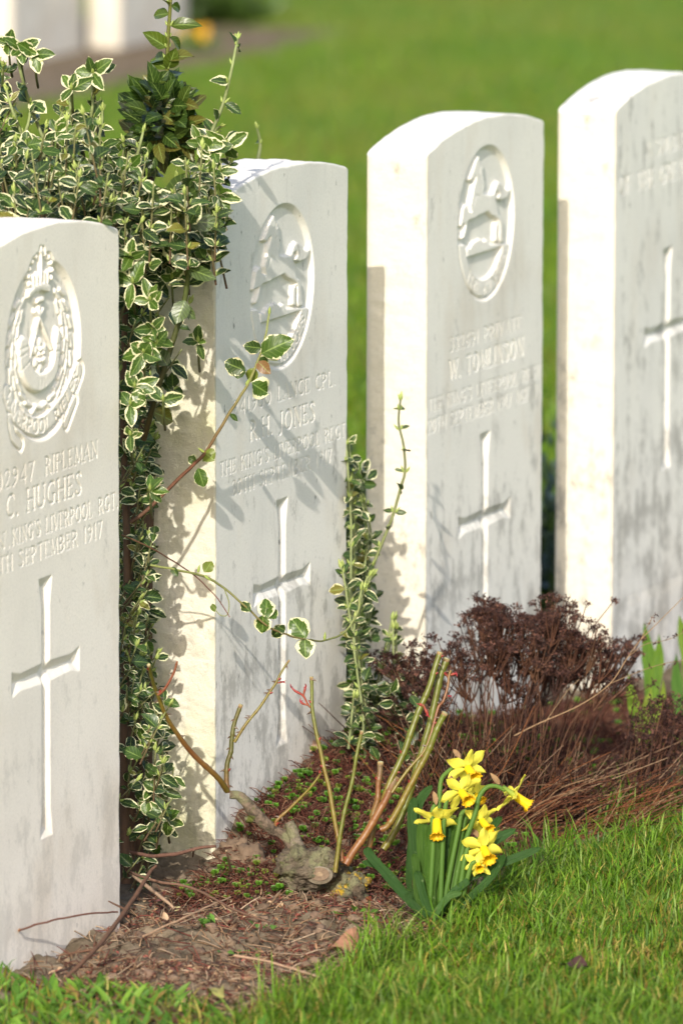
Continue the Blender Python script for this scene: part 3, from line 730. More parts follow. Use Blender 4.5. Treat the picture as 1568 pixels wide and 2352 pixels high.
# crown above the stones
CT = [(0, 120), (45, 100), (60, 240), (100, 255), (130, 240), (160, 215), (210, 180), (240, 250), (300, 300), (360, 330), (440, 330), (500, 330), (520, 400), (505, 470)]
def ctop(x): return np.interp(x, [c[0] for c in CT], [c[1] for c in CT])
cnt = 0
for k in range(255):
    x = random.uniform(-40, 505); y = random.uniform(ctop(x) + 60, 560)
    if random.random() > .12 + .95 * min(1, max(0, (y - ctop(x) - 60) / 200)): continue
    t = random.uniform(8.42, 8.86) if x < 270 else random.uniform(8.50, 8.72)
    p = at(x, y, t)
    if not free(p, .012): continue
    sh = np.array([random.uniform(-.02, .02), random.uniform(-.02, .01), random.uniform(.03, .06)])
    shoot(st, lv, bd, [p - sh, p, p + sh * .6], L=.030 * random.uniform(.65, 1.15), step=.020, r=(.0013, .0010), buds=.4, tipbuds=random.random() < .45,
          tints=DG + ([(.10, .15, .035)] if random.random() < .3 else []))
for k in range(700):  # crown fill leaves, coloured near-black to paint in the shaded interior
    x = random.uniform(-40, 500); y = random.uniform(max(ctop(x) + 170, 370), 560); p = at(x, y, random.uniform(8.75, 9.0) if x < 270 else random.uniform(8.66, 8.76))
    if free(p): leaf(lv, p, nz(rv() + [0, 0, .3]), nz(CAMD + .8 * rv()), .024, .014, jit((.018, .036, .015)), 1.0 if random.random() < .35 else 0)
SH = [([(180, 520), (130, 390), (75, 255), (48, 165), (35, 98)], .026), ([(120, 500), (95, 400), (60, 330), (28, 250), (15, 205)], .022),
      ([(25, 490), (8, 420), (2, 340)], .020), ([(-10, 420), (-5, 300), (5, 210), (8, 150)], .023), ([(210, 370), (206, 300), (213, 240), (212, 162)], .022),
      ([(160, 420), (168, 330), (163, 260), (158, 195)], .024), ([(240, 470), (250, 400), (248, 340)], .020), ([(300, 420), (320, 340), (330, 300)], .018),
      ([(460, 400), (480, 320), (512, 240), (532, 160), (546, 86)], .0200), ([(592, 372), (598, 330), (590, 292)], .015), ([(90, 380), (130, 300), (150, 235)], .021),
      ([(205, 380), (232, 300), (236, 250)], .018), ([(20, 380), (60, 300), (72, 250)], .020), ([(455, 560), (470, 500), (465, 440), (500, 400)], .024),
      ([(440, 420), (470, 340), (495, 300), (510, 290)], .028)]
for P, L in SH:
    tt = 8.62 if P[0][0] < 280 else 8.63
    if P[0][0] > 580: tt = 9.05
    shoot(st, lv, bd, [at(x, y, tt + random.uniform(-.02, .02)) for x, y in P], L=L, step=.023, r=(.0024, .0015), scol=((.16, .18, .09), (.30, .36, .16)), start=.12, lmin=.75)
# leaves spilling in front of the gap edge
for (cx, cy, n_, L) in [(490, 345, 5, .028), (522, 335, 4, .028), (478, 400, 5, .026), (502, 450, 5, .026), (462, 330, 5, .026), (470, 500, 4, .026), (505, 395, 4, .022), (440, 450, 5, .026), (80, 125, 4, .026), (48, 112, 5, .026), (20, 100, 4, .024), (165, 205, 4, .026), (214, 168, 5, .027), (60, 335, 5, .026), (235, 340, 5, .026), (130, 300, 4, .024), (300, 380, 5, .026), (150, 400, 5, .025), (250, 430, 5, .025), (60, 430, 5, .025), (305, 650, 7, .030), (330, 810, 7, .032), (350, 755, 5, .024), (360, 790, 4, .026), (310, 890, 4, .026), (300, 930, 4, .024), (375, 920, 2, .028), (455, 785, 6, .020),
                        (430, 600, 5, .022), (395, 640, 6, .022), (300, 590, 5, .024), (345, 690, 5, .024), (345, 1125, 4, .020), (300, 1000, 4, .020), (330, 1700, 5, .022), (360, 1800, 5, .026), (385, 1880, 4, .026), (340, 1840, 5, .024), (380, 1680, 5, .018)]:
    c = at(cx, cy, (8.50 if cx < 380 else 8.60) if cy < 1500 else 8.66)
    if cy < 500 and cx < 320: c = at(cx, cy, 8.58)
    n_ = min(n_, 5); tilt = .9 * rv()
    for q in range(n_):
        a = q * 2.4 + random.uniform(-.5, .5); d = nz(math.cos(a) * R_ + math.sin(a) * U_ + (.35 + .5 * random.random()) * CAMD * random.choice((1, 1, -.6)) + tilt * .5)
        leaf(lv, c, d, nz(CAMD + SUN * .5 + .6 * rv()), L * random.uniform(.55, 1.1), L * random.uniform(.42, .62), jit(random.choice(BG + DG[3:])), 1, fold=.12, rnd=random.uniform(0, .8))
    bud(bd, c, nz(CAMD + U_), .010, .0022)
    tube(st, smooth_path([c, c + F_ * .04 - U_ * .02, c + F_ * .1 - U_ * .03], 3), [.0013, .0016], 5, cols=((.25, .3, .12), (.12, .08, .04)))
# reverted all-green shoots: tall tip, dense tuft and the front spray
P = [at(x, y, 8.68) for x, y in [(372, 330), (380, 240), (384, 170), (386, 90), (391, 20), (394, -60)]]
for _ in (0, 1): shoot(gs, gl, gb, P, L=.031, step=.021, kind=0, tints=[(.075, .115, .02), (.10, .135, .02), (.13, .12, .03)], r=(.0030, .0018), scol=((.14, .16, .04), (.30, .32, .08)), buds=.8, start=.25, lmin=.8, wr=.55)
for k in range(135):
    a = random.uniform(0, 6.28); r_ = random.random() ** .5
    p = at(372 + 62 * r_ * math.cos(a), 275 + 82 * r_ * math.sin(a) * .9, random.uniform(8.62, 8.74))
    d = nz(p - at(375, 290, 8.70) + .030 * rv() + np.array([0, 0, -.004]))
    leaf(gl, p, d, nz(CAMD * .6 + SUN * .6 + np.array([0, 0, .3]) + .45 * rv()), random.uniform(.024, .036), random.uniform(.013, .018), jit(random.choice(GG + [(.025, .05, .012), (.035, .065, .014), (.14, .12, .03)])), 0, fold=.15, curl=.25)
gg, ggl, ggb = Soup(), Soup(), Soup()
P = [at(x, y, t) for x, y, t in [(330, 1010, 8.58), (355, 920, 8.56), (392, 800, 8.56), (424, 690, 8.56), (434, 590, 8.55), (424, 520, 8.54), (412, 470, 8.53)]]
tube(gg, smooth_path(P, 6), [.0034, .0030, .0022], 7, cols=((.07, .045, .02), (.07, .09, .02), (.12, .15, .04)))
for b_, tip, wd in [((412, 478), (425, 402), .036), ((412, 478), (402, 530), .036), ((405, 470), (352, 442), .022), ((408, 490), (348, 500), .024), ((425, 506), (512, 515), .020), ((418, 470), (455, 440), .02), ((430, 615), (492, 640), .016), ((430, 590), (408, 600), .009), ((415, 700), (448, 732), .012), ((385, 840), (360, 800), .018), ((425, 690), (405, 740), .02)]:
    p0 = at(*b_, 8.535); p1 = at(*tip, 8.52 + random.uniform(-.01, .02)); L = np.linalg.norm(p1 - p0)
    leaf(ggl, p0, p1 - p0, nz(CAMD + .25 * rv() + SUN * .2), L * 1.05, min(wd, L * .9), jit((.085, .125, .045)), 0, fold=.06, curl=.06, wave=.03)
bud(ggb, at(412, 476, 8.52), nz(U_ + .2 * CAMD), .014, .003)
part(st, 'stems', M_stem, E1); part(lv, 'foliage', M_leaf, E1); part(bd, 'buds', M_bud, E1)
o = part(gl, 'green_foliage', M_green, E1); o['label'] = 'plain dark green leaves without cream edges'
part(gs, 'green_stem', M_stem, E1); part(gb, 'green_buds', M_bud, E1)
o = part(gg, 'front_spray', M_stem, E1); part(ggl, 'leaves', M_green, o); part(ggb, 'bud', M_bud, o)
# trailing shoots across the second stone
def trail(path, cols, r, leaves, name='trailing_shoot', par=E1, t=8.60, extra=()):
    s_, l_ = Soup(), Soup()
    P = smooth_path([at(x, y, tt) for x, y, tt in path], 6)
    k = np.zeros_like(P); P = P + .0006 * np.stack([vn(P, 90, 3), vn(P, 90, 5), vn(P, 90, 7)], 1)
    tube(s_, P, [q * .78 for q in r], 6, cols=cols)
    for (bx, by), (tx, ty), wd, col, kd, rn in leaves:
        i_ = np.argmin([abs(p[0] - bx) + abs(p[1] - by) for p in path]); tt = path[i_][2]
        p0 = at(bx, by, tt); p1 = at(tx, ty, tt + random.uniform(-.012, .012)); L = np.linalg.norm(p1 - p0)
        leaf(l_, p0, p1 - p0, nz(CAMD + .3 * rv() + .3 * SUN), L, wd, col, kd, rnd=rn, fold=.12, curl=.10, wave=.07)
    for (bx, by), (dx, dy), tt in extra: bud(s_, at(bx, by, tt), nz(R_ * dx - U_ * dy), .009, .0018)
    o = part(s_, name, M_stem, par); part(l_, 'leaves', M_leaf, o); return o
G1 = (.085, .15, .03); G2 = (.06, .10, .035); YG = (.22, .25, .05)
trail([(300, 1200, 8.62), (345, 1165, 8.62), (400, 1110, 8.63), (470, 1040, 8.66), (520, 960, 8.68), (568, 885, 8.69), (592, 830, 8.70), (606, 790, 8.70), (618, 722, 8.70)],
      ((.10, .05, .03), (.17, .07, .04), (.24, .24, .09), (.27, .30, .12)), [.0030, .0026, .0020, .0014],
      [((470, 1040), (492, 1056), .018, YG, 0, .5), ((455, 1075), (470, 1120), .018, G1, 1, .5), ((450, 1060), (432, 1050), .012, G1, 1, .4), ((578, 880), (618, 905), .026, G1, 1, .1), ((560, 850), (516, 832), .022, G2, 1, .5),
       ((545, 870), (552, 830), .016, G2, 1, .8), ((592, 830), (620, 858), .014, (.30, .14, .08), 0, .3), ((600, 812), (672, 778), .028, G1, 1, .6), ((600, 800), (560, 795), .016, G2, 1, .7), ((610, 775), (640, 830), .025, G1, 1, .35), ((592, 830), (618, 830), .014, G2, 1, .5), ((585, 845), (572, 878), .014, YG, 0, .5), ((530, 950), (545, 966), .006, G2, 0, .5)],
      extra=[((618, 722), (.1, -1), 8.70), ((470, 1040), (-.8, -.6), 8.66), ((565, 885), (.5, -1), 8.69)])
trail([(280, 1228, 8.58), (340, 1255, 8.60), (400, 1290, 8.63), (450, 1325, 8.65), (500, 1375, 8.66), (527, 1418, 8.66)], ((.16, .09, .05), (.14, .05, .04), (.20, .07, .05)), [.0013, .0009, .0006], [])
trail([(345, 1298, 8.62), (400, 1308, 8.63), (455, 1320, 8.65), (500, 1340, 8.67), (555, 1385, 8.69), (610, 1435, 8.71), (650, 1455, 8.73), (700, 1468, 8.76), (745, 1471, 8.80), (790, 1452, 8.84), (822, 1405, 8.86), (826, 1370, 8.86)],
      ((.25, .28, .10), (.28, .30, .12), (.24, .17, .08), (.24, .27, .10), (.28, .32, .14)), [.0018, .0017, .0014, .0014, .0018],
      [((470, 1315), (487, 1288), .013, YG, 0, .5), ((575, 1405), (552, 1382), .012, G2, 1, .5), ((612, 1420), (612, 1372), .020, G1, 1, .05), ((612, 1420), (636, 1398), .015, G1, 1, .7), ((605, 1412), (602, 1456), .020, G1, 1, .3), ((655, 1440), (622, 1462), .015, G2, 1, .4),
       ((702, 1466), (668, 1418), .026, G1, 1, .25), ((700, 1466), (702, 1512), .022, (.11, .16, .05), 1, .0), ((655, 1448), (640, 1440), .01, G2, 1, .8), ((395, 1302), (408, 1324), .008, G2, 0, .5)],
      extra=[((455, 1315), (.2, -1), 8.65), ((745, 1470), (.1, -1), 8.80), ((470, 1322), (.6, .5), 8.65)])
trail([(515, 1352, 8.675), (526, 1385, 8.68), (522, 1412, 8.68), (505, 1412, 8.68), (488, 1390, 8.68)], ((.25, .27, .10), (.28, .30, .12)), [.0008, .0006], [((494, 1405), (486, 1385), .007, (.18, .24, .06), 0, .5)])

# ------------------------------------------------------------------ second climber at the right edge of the second stone
E2 = thing('climbing_shrub', onz(830, 1800, 0), 'slender variegated climber with cream buds, climbing the gap right of the R.H. JONES stone', 'shrub')
st, lv, bd = Soup(), Soup(), Soup()
def clean(P): return P
for P, L, t in [([(812, 1500), (806, 1350), (806, 1200), (800, 1100), (796, 1040), (788, 985)], .017, 9.10), ([(820, 1600), (815, 1400), (818, 1260), (812, 1150), (800, 1060)], .017, 9.14), ([(830, 1720), (834, 1650), (822, 1560), (812, 1480), (815, 1420)], .017, 9.02),
                ([(838, 1740), (835, 1640), (828, 1560), (815, 1460)], .016, 9.04), ([(800, 1720), (806, 1660), (812, 1600)], .017, 9.0), ([(830, 1500), (845, 1400), (838, 1300), (845, 1230), (830, 1150)], .016, 9.14),
                ([(818, 1520), (816, 1420), (838, 1340), (850, 1320)], .017, 9.08), ([(815, 1480), (800, 1400), (792, 1340), (782, 1300)], .018, 9.02), ([(838, 1760), (880, 1690), (905, 1600), (903, 1500), (902, 1440)], .017, 9.14), ([(838, 1760), (850, 1650), (868, 1560), (888, 1480), (900, 1420)], .018, 9.16),
                ([(860, 1700), (870, 1660), (860, 1600)], .017, 9.15), ([(838, 1760), (920, 1700), (960, 1660), (950, 1600)], .015, 9.12), ([(826, 1380), (828, 1365), (830, 1352)], .018, 8.90)]:
    for dx_ in (0, 7):
     shoot(st, lv, bd, [at(x + dx_, y + dx_, t + dx_ * .004) for x, y in P] if dx_ == 0 else [at(x + dx_ * (1 if k_ else 0), y, t + .02) for k_, (x, y) in enumerate(P)], L=L * (1.1 if dx_ else 1), step=.019, r=(.0018, .0013), scol=((.22, .26, .13), (.28, .33, .15)), buds=.75, lmin=.8)
shoot(st, lv, bd, [at(x, y, 9.10) for x, y in [(828, 1370), (848, 1320), (880, 1240), (900, 1190), (920, 1120), (930, 1080), (926, 1020), (915, 970), (920, 915)]], L=.0165, step=.022, r=(.0022, .0013), scol=((.20, .24, .10), (.20, .22, .10), (.15, .17, .10)), buds=.8, lmin=.5, wr=.5, tints=[(.07, .10, .05), (.055, .08, .04)])
for k in range(110):
    y = random.uniform(1080, 1740); x = 822 + random.uniform(-26, 22) + (8 if y > 1400 else 0); p = at(x, y, random.uniform(9.12, 9.2))
    if free(p, .002): leaf(lv, p, nz(rv() + [0, 0, .3]), nz(CAMD + .6 * rv()), .018, .011, jit(random.choice(DG)), 1)
for k in range(90):
    y = random.uniform(1560, 1760); x = random.uniform(800, 960); p = at(x, y, random.uniform(9.0, 9.2))
    if free(p, .002): leaf(lv, p, nz(rv() + [0, 0, .3]), nz(CAMD + .6 * rv()), .019, .011, jit(random.choice(DG)), 1)
part(st, 'stems', M_stem, E2); part(lv, 'foliage', M_leaf, E2); part(bd, 'buds', M_bud, E2)

# ------------------------------------------------------------------ pruned rose
RB = onz(735, 2060, .0)
TR = depth(RB)
rose = thing('rose_bush', RB, 'pruned rose bush with lichened stump and bare thorny canes before the R.H. JONES stone', 'rose bush')
def Z1(x, y): return (516.8 + x * .3662, 1470 + y * .3662)
def blob(s, c, rad, col, seed, amp=.28, n=28, ax=None):
    
    th_ = np.linspace(0, math.pi, n); ph = np.linspace(0, 2 * math.pi, n * 2, endpoint=False)
    TH, PH = np.meshgrid(th_, ph, indexing='ij')
    D = np.stack([np.sin(TH) * np.cos(PH), np.sin(TH) * np.sin(PH), np.cos(TH)], -1).reshape(-1, 3)
    k = 1 + amp * fbm(D, 2.2, seed, 4) + amp * .35 * vn(D, 14, seed + 2)
    B = np.array([R_, U_, F_]) if ax is None else ax
    V = c + (D * k[:, None] * np.asarray(rad)) @ B
    m = n * 2; i = np.arange(n - 1)[:, None] * m; j = np.arange(m)[None]
    s.add(V, np.stack([i + j, i + (j + 1) % m, i + m + (j + 1) % m, i + m + j], -1).reshape(-1, 4), col)
sp_ = Soup()
bc = (.16, .13, .095)
for (x, y), rad, sd_ in [((440, 1400), (.030, .024, .026), 1), ((540, 1440), (.038, .022, .030), 2), ((620, 1430), (.026, .024, .026), 3), ((470, 1480), (.030, .020, .028), 4), ((560, 1360), (.022, .018, .022), 5), ((430, 1600), (.013, .022, .014), 6), ((500, 1530), (.035, .014, .025), 7), ((690, 1500), (.028, .030, .030), 8), ((780, 1560), (.036, .030, .034), 9), ((700, 1600), (.040, .020, .034), 10), ((640, 1370), (.02, .016, .02), 12)]:
    blob(sp_, at(*Z1(x, y), TR + random.uniform(-.006, .006) + (.02 if sd_ in (8, 9, 10) else 0)), [q * .66 for q in rad], bc if sd_ not in (8, 9, 10) else (.13, .10, .07), sd_)
tube(sp_, smooth_path([at(*Z1(x, y), TR + .004) for x, y in [(500, 1380), (455, 1300), (430, 1210), (402, 1140)]], 5), [.010, .0075, .0062, .0058], 12, (.25, .21, .16), bump=.25, seed=3)
tube(sp_, smooth_path([at(*Z1(x, y), TR + .012) for x, y in [(430, 1280), (390, 1235), (300, 1185), (200, 1100), (120, 1010), (85, 975), (30, 968)]], 5), [.0080, .0066, .0062, .0066, .0062, .0044], 12, (.20, .15, .11), bump=.3, seed=5)
tube(sp_, smooth_path([at(*Z1(x, y), TR + .014) for x, y in [(210, 1120), (150, 1125), (125, 1128)]], 4), [.004, .0036, .003], 8, (.22, .17, .13), bump=.2, seed=6)
tube(sp_, smooth_path([at(*Z1(x, y), TR - .01) for x, y in [(470, 1600), (530, 1650), (600, 1640)]], 4), [.005, .004, .003], 8, (.22, .18, .12), bump=.3, seed=8)
stump = part(sp_, 'stump', M_stump, rose)
c_ = Soup(); cc = at(*Z1(592, 1470), TR - .026); nC = nz(CAMD + .3 * U_)
f_ = frame(U_, nC); ang = np.linspace(0, 2 * math.pi, 25)[:-1]
for r0, r1, cl in ((0, .003, (.26, .19, .12)), (.003, .0085, (.17, .12, .08)), (.0085, .0115, (.26, .22, .16))):
    a_ = np.stack([np.cos(ang), np.sin(ang)], 1) * [1.25, .85]
    v0 = cc + (a_ * r0) @ f_[[0, 1]] + nC * (.001 if r0 < .008 else 0); v1 = cc + (a_ * r1) @ f_[[0, 1]] + nC * (-.004 if r1 > .01 else .001)
    c_.add(np.vstack([v0, v1]), [[k, (k + 1) % 24, 24 + (k + 1) % 24, 24 + k] for k in range(24)], cl)
part(c_, 'sawn_face', M_wood, stump)
GC, OC, BC, RC = (.165, .18, .030), (.25, .19, .04), (.27, .11, .05), (.28, .10, .05)
def cane(zp, r, cols, cut=True, thorns=6, t0=0.0, t1=0.0, D=False):
    s_ = Soup(); pts = zp if D else [Z1(x, y) for x, y in zp]
    n_ = len(pts); P = smooth_path([at(x, y, TR + t0 + (t1 - t0) * i_ / (n_ - 1)) for i_, (x, y) in enumerate(pts)], 8)
    P = P + .0009 * np.stack([vn(P, 40, 13), vn(P, 40, 15), vn(P, 40, 17)], 1)
    m_ = len(P); rr = np.interp(np.linspace(0, 1, m_), np.linspace(0, 1, len(r)), r) * .62
    nodes = [int(q) for q in np.linspace(3, m_ - 3, max(2, m_ // 9))]
    for q in nodes: rr[q] *= 1.16
    tube(s_, P, rr, 12, cols=cols, bump=.05, seed=random.randint(0, 99))
    for k in range(thorns):
        q = random.randint(2, m_ - 2); T = nz(P[q] - P[q - 1]); o_ = nz(np.cross(T, CAMD) * random.choice((-1, 1)) + .5 * rv()); o_ = nz(o_ - T * (o_ @ T))
        up_ = T if T[2] > 0 else -T
        b_ = P[q] + o_ * rr[q] * .85; L = random.uniform(.0032, .0055)
        tube(s_, [b_, b_ + o_ * L * .5 - up_ * .0006, b_ + o_ * L - up_ * .0022], [.0017, .0008, .0001], 5, col=(.20, .14, .13), cap=False)
    for q in nodes:
        if random.random() < .28:
            T = nz(P[q] - P[q - 1]); o_ = nz(np.cross(T, CAMD) * random.choice((-1, 1)) + CAMD * .6)
            tube(s_, [P[q] + o_ * rr[q] * .7, P[q] + o_ * (rr[q] + .0018) + T * .002], [.0017, .0005], 6, col=(.30, .035, .03), cap=False)
    o = part(s_, 'cane', M_cane, rose)
    if cut:
        c_ = Soup(); T = nz(P[-1] - P[-2]); nC = nz(T + .35 * CAMD); f_ = frame(np.cross(nC, R_), nC); a_ = np.stack([np.cos(ang), np.sin(ang)], 1); R0 = rr[-1] * 1.04
        v0 = P[-1] + nC * .0012 + (a_ * R0 * .45) @ f_[[0, 1]]; v1 = P[-1] + nC * .0010 + (a_ * R0) @ f_[[0, 1]]
        c_.add(np.vstack([v0, v1, v1 - T * .003]), [[k, (k + 1) % 24, 24 + (k + 1) % 24, 24 + k] for k in range(24)] + [[24 + k, 24 + (k + 1) % 24, 48 + (k + 1) % 24, 48 + k] for k in range(24)],
               np.vstack([np.tile((.40, .38, .20), (24, 1)), np.tile((.30, .22, .10), (24, 1)), np.tile((.16, .09, .04), (24, 1))]))
        c_.add(np.vstack([v0, P[-1] + nC * .0012]), [[k, (k + 1) % 24, 24] for k in range(24)], (.42, .40, .24))
        part(c_, 'cut_end', M_wood, o)
    return o, P
def red_shoot(zp, par, t, r=.0016, D=False):
    s_ = Soup()
    for pts in zp:
        q = pts if D else [Z1(x, y) for x, y in pts]; P = smooth_path([at(x, y, TR + t) for x, y in q], 4)
        tube(s_, P, [r * .8, r * .7, r * 1.0, r * .4], 6, cols=((.20, .08, .035), (.28, .05, .03), (.32, .035, .04)))
        for k in range(3):
            tube(s_, [P[-1], P[-1] + nz(P[-1] - P[-3] + .012 * rv()) * .004], [.0009, .0003], 5, col=(.33, .04, .05), cap=False)
    part(s_, 'red_shoot', M_thorn, par)
cane([(521, 1815), (500, 1786), (455, 1745), (418, 1700), (385, 1648), (362, 1595), (350, 1560), (343, 1528)], [.0052, .0048, .0040, .0034, .0030], (OC, BC, OC, GC), t0=.012, t1=8.52 - TR, thorns=5, D=True)
b_, _ = cane([(20, 960), (8, 870), (15, 780), (40, 700), (45, 620), (60, 520), (95, 412)], [.0046, .0044, .0040, .0036], (BC, (.12, .11, .03), (.12, .12, .03), (.15, .13, .035)), t0=.015, t1=.015, thorns=8)
cane([(60, 640), (90, 590), (130, 530), (200, 440), (270, 340), (320, 268), (350, 210), (402, 132)], [.0028, .0026, .0022, .0018], (OC, (.24, .19, .05), (.22, .19, .045)), t0=.012, t1=.012, thorns=7)
red_shoot([[(322, 270), (345, 266), (360, 263)]], b_, .012, .0012)
a_, _ = cane([(364, 1596), (380, 1580), (398, 1548), (406, 1519)], [.0026, .0022, .0018], (RC, (.28, .08, .05), (.26, .09, .05)), cut=False, t0=8.55 - TR, t1=8.54 - TR, thorns=3, D=True)
c1_, _ = cane([(735, 1385), (715, 1270), (700, 1180), (670, 1040), (652, 940), (615, 790), (585, 640), (565, 540), (548, 440), (542, 340), (541, 236)], [.0040, .0040, .0036, .0033, .0031], (BC, OC, OC, GC, GC), t0=-.01, t1=0, thorns=4)
red_shoot([[(545, 432), (520, 405), (490, 350), (440, 320), (415, 296)], [(492, 352), (498, 320), (508, 290)], [(525, 410), (490, 400), (470, 385)]], c1_, 0, .0015)
cane([(690, 1455), (705, 1340), (725, 1210), (752, 1060), (790, 910), (820, 780), (838, 670), (856, 575)], [.0040, .0038, .0034, .0031], (OC, GC, GC, GC), t0=-.02, t1=-.02, thorns=4)
f1, _ = cane([(755, 1410), (800, 1330), (870, 1235), (930, 1140), (975, 1055), (1020, 975), (1045, 920), (1068, 865)], [.0072, .0068, .0068, .0062, .0068], (BC, (.33, .15, .06), BC, (.25, .19, .13)), t0=-.01, t1=.02, thorns=2)
cane([(990, 1010), (1040, 880), (1090, 780), (1130, 690), (1165, 580), (1205, 470), (1250, 370), (1290, 260), (1320, 160), (1344, 82)], [.0055, .0056, .0058, .0056, .0054, .0050], (OC, GC, GC, GC, GC), t0=.015, t1=.03, thorns=10)
g1_, _ = cane([(990, 1315), (1040, 1240), (1095, 1130), (1140, 1010), (1180, 890), (1215, 760), (1250, 640), (1290, 500), (1325, 350), (1355, 220), (1383, 120)], [.0066, .0062, .0064, .0062, .0060, .0062], ((.22, .19, .04), GC, GC, GC, GC), t0=.03, t1=.045, thorns=10)
cane([(975, 1190), (1015, 1170), (1060, 1105), (1120, 990), (1180, 890), (1225, 795), (1275, 700), (1310, 610), (1345, 520), (1376, 456)], [.0060, .0058, .0056, .0056, .0054], (BC, OC, OC, GC, GC), t0=-.005, t1=-.01, thorns=8)
i1, _ = cane([(1045, 960), (1110, 870), (1180, 775), (1250, 690), (1290, 600), (1310, 520), (1340, 420), (1370, 380), (1388, 300), (1400, 230), (1414, 192)], [.0030, .0028, .0026, .0024, .0020], (OC, OC, RC, BC, (.28, .17, .05)), cut=False, t0=.0, t1=.02, thorns=7)
red_shoot([[(1400, 225), (1425, 215), (1450, 210)], [(1398, 235), (1385, 215), (1378, 205)], [(1372, 375), (1395, 355), (1408, 350)]], i1, .02, .0017)
red_shoot([[(1240, 405), (1258, 440), (1272, 475)], [(1240, 410), (1215, 402)]], g1_, -.01, .002)
cane([(885, 1360), (905, 1280), (925, 1190), (930, 1090), (955, 1000), (960, 900), (970, 830), (974, 768)], [.0058, .0056, .0050, .0052], (BC, (.25, .17, .05), BC, (.22, .17, .12)), t0=.02, t1=.02, thorns=2)
cane([(318, 1165), (328, 1130), (400, 1065), (470, 995), (530, 930), (580, 865), (602, 826)], [.0034, .0026, .0022, .0018], (BC, OC, (.22, .20, .05)), t0=.01, t1=.0, thorns=2, cut=False)

# ------------------------------------------------------------------ daffodils
def Z2(x, y): return (918.7 + x * .21975, 1693.9 + y * .21975)
DB = onz(985, 2120, .0); TD = depth(DB) + .02
PT = leaf_template(9, 7, broad=.42, wpow=.72)
def daffodil(c, ax, stem, scale, lab, roll=0, t=0.0, behind=.0):
    """c: flower centre, ax: the way the trumpet points"""
    cz = at(*Z2(*c), TD + t); ax = nz(ax)
    base = at(*stem[0], TD + t * .3)
    th = thing('daffodil', base, lab, 'daffodil', 'yellow daffodils in the clump beside the rose')
    f_ = frame(np.cross(ax, R_) if abs(ax @ R_) < .9 else np.cross(ax, U_), ax)       # rows 0,1 span the petal plane
    k = scale
    for q in range(6):
        a = roll + q * math.pi / 3; o_ = math.cos(a) * f_[0] + math.sin(a) * f_[1]
        inner = q % 2; s_ = Soup()
        d = nz(o_ + ax * (-.16 if not inner else .02) + .10 * rv()); nn = nz(ax + .12 * rv())
        leaf(s_, cz + o_ * .0022 * k - ax * (.0012 if not inner else 0), d, nn, (.0228) * k * random.uniform(.92, 1.06), .0118 * k * random.uniform(.9, 1.1),
             (.74, .69, .085) if not inner else (.80, .75, .10), 0, fold=random.uniform(-.22, -.05), curl=random.uniform(-.05, .16), wave=.09, T=PT)
        part(s_, 'petal', M_petal, th)
    # trumpet with frilled mouth, double walled
    m_, n_ = 36, 10; an = np.arange(m_) * 2 * math.pi / m_; s_ = Soup(); rings = []
    for w_ in (0, 1):
        for i_ in range(n_):
            v = i_ / (n_ - 1) if not w_ else 1 - i_ / (n_ - 1)
            r_ = k * (.0040 + .0009 * v + .0022 * max(0, (v - .72) / .28) ** 2) - w_ * .0004
            fr = max(0, (v - .75) / .25)
            rr = r_ * (1 + fr * .13 * np.sin(an * 9 + 1) + .05 * np.sin(an * 6) * v)
            zz = k * .0185 * v + fr * .0011 * k * np.sin(an * 12 + .6)
            rings.append(cz + ax * zz[:, None] + rr[:, None] * (np.cos(an)[:, None] * f_[0] + np.sin(an)[:, None] * f_[1]))
    V = np.concatenate(rings); i_ = np.arange(2 * n_ - 1)[:, None] * m_; j_ = np.arange(m_)[None]
    vv = np.r_[np.linspace(0, 1, n_), np.linspace(1, 0, n_)]
    Cc = np.repeat(np.array([(.84 - .02 * q, .62 - .13 * q ** 4, .014) for q in vv]), m_, 0)
    s_.add(V, np.stack([i_ + j_, i_ + (j_ + 1) % m_, i_ + m_ + (j_ + 1) % m_, i_ + m_ + j_], -1).reshape(-1, 4), Cc)
    s_.add(np.vstack([rings[-1], cz + ax * .001]), [[q, (q + 1) % m_, m_] for q in range(m_)], (.7, .45, .02))
    part(s_, 'trumpet', M_petal, th)
    # tube behind the petals, neck and stem
    s_ = Soup(); neck = cz - ax * .014 * k
    tube(s_, [cz + ax * .001, cz - ax * .007 * k, neck], [.0036 * k, .0022 * k, .0020 * k], 10, cols=((.60, .58, .08), (.38, .44, .10), (.20, .30, .06)))
    P = [at(x, y, TD + t * (.3 + .7 * q / max(1, len(stem) - 1))) for q, (x, y) in enumerate(stem)] + [neck]
    tube(s_, smooth_path(P, 7), [.0031, .0028, .0024, .0020], 9, cols=((.10, .19, .04), (.13, .23, .05), (.17, .27, .07), (.20, .30, .08)))
    part(s_, 'stem', M_blade, th)
    s_ = Soup(); leaf(s_, neck - ax * .004, nz(U_ * .4 - ax * .8 + .3 * rv()), nz(CAMD + .3 * rv()), .016, .006, (.32, .22, .12), 0, fold=.3, curl=.2)
    part(s_, 'spathe', M_dead, th)
D3 = lambda r, u, f: r * R_ + u * U_ - f * F_
daffodil((705, 320), D3(.40, -.52, .75), [(1000, 2085), (1003, 1950), (1008, 1850), (1012, 1795), (1025, 1775)], 1.06, 'topmost daffodil of the clump, trumpet turned down to the right', .45, t=.03)
daffodil((640, 570), D3(.38, -.48, .78), [(1010, 2090), (1015, 1960), (1020, 1870), (1028, 1830), (1040, 1818)], 1.04, 'daffodil just below the topmost one, overlapping its petals', .2, t=.005)
daffodil((380, 868), D3(.02, -.80, .55), [(985, 2095), (990, 2010), (994, 1930), (992, 1870), (996, 1852)], 1.12, 'leftmost daffodil of the clump, trumpet hanging straight down', .55)
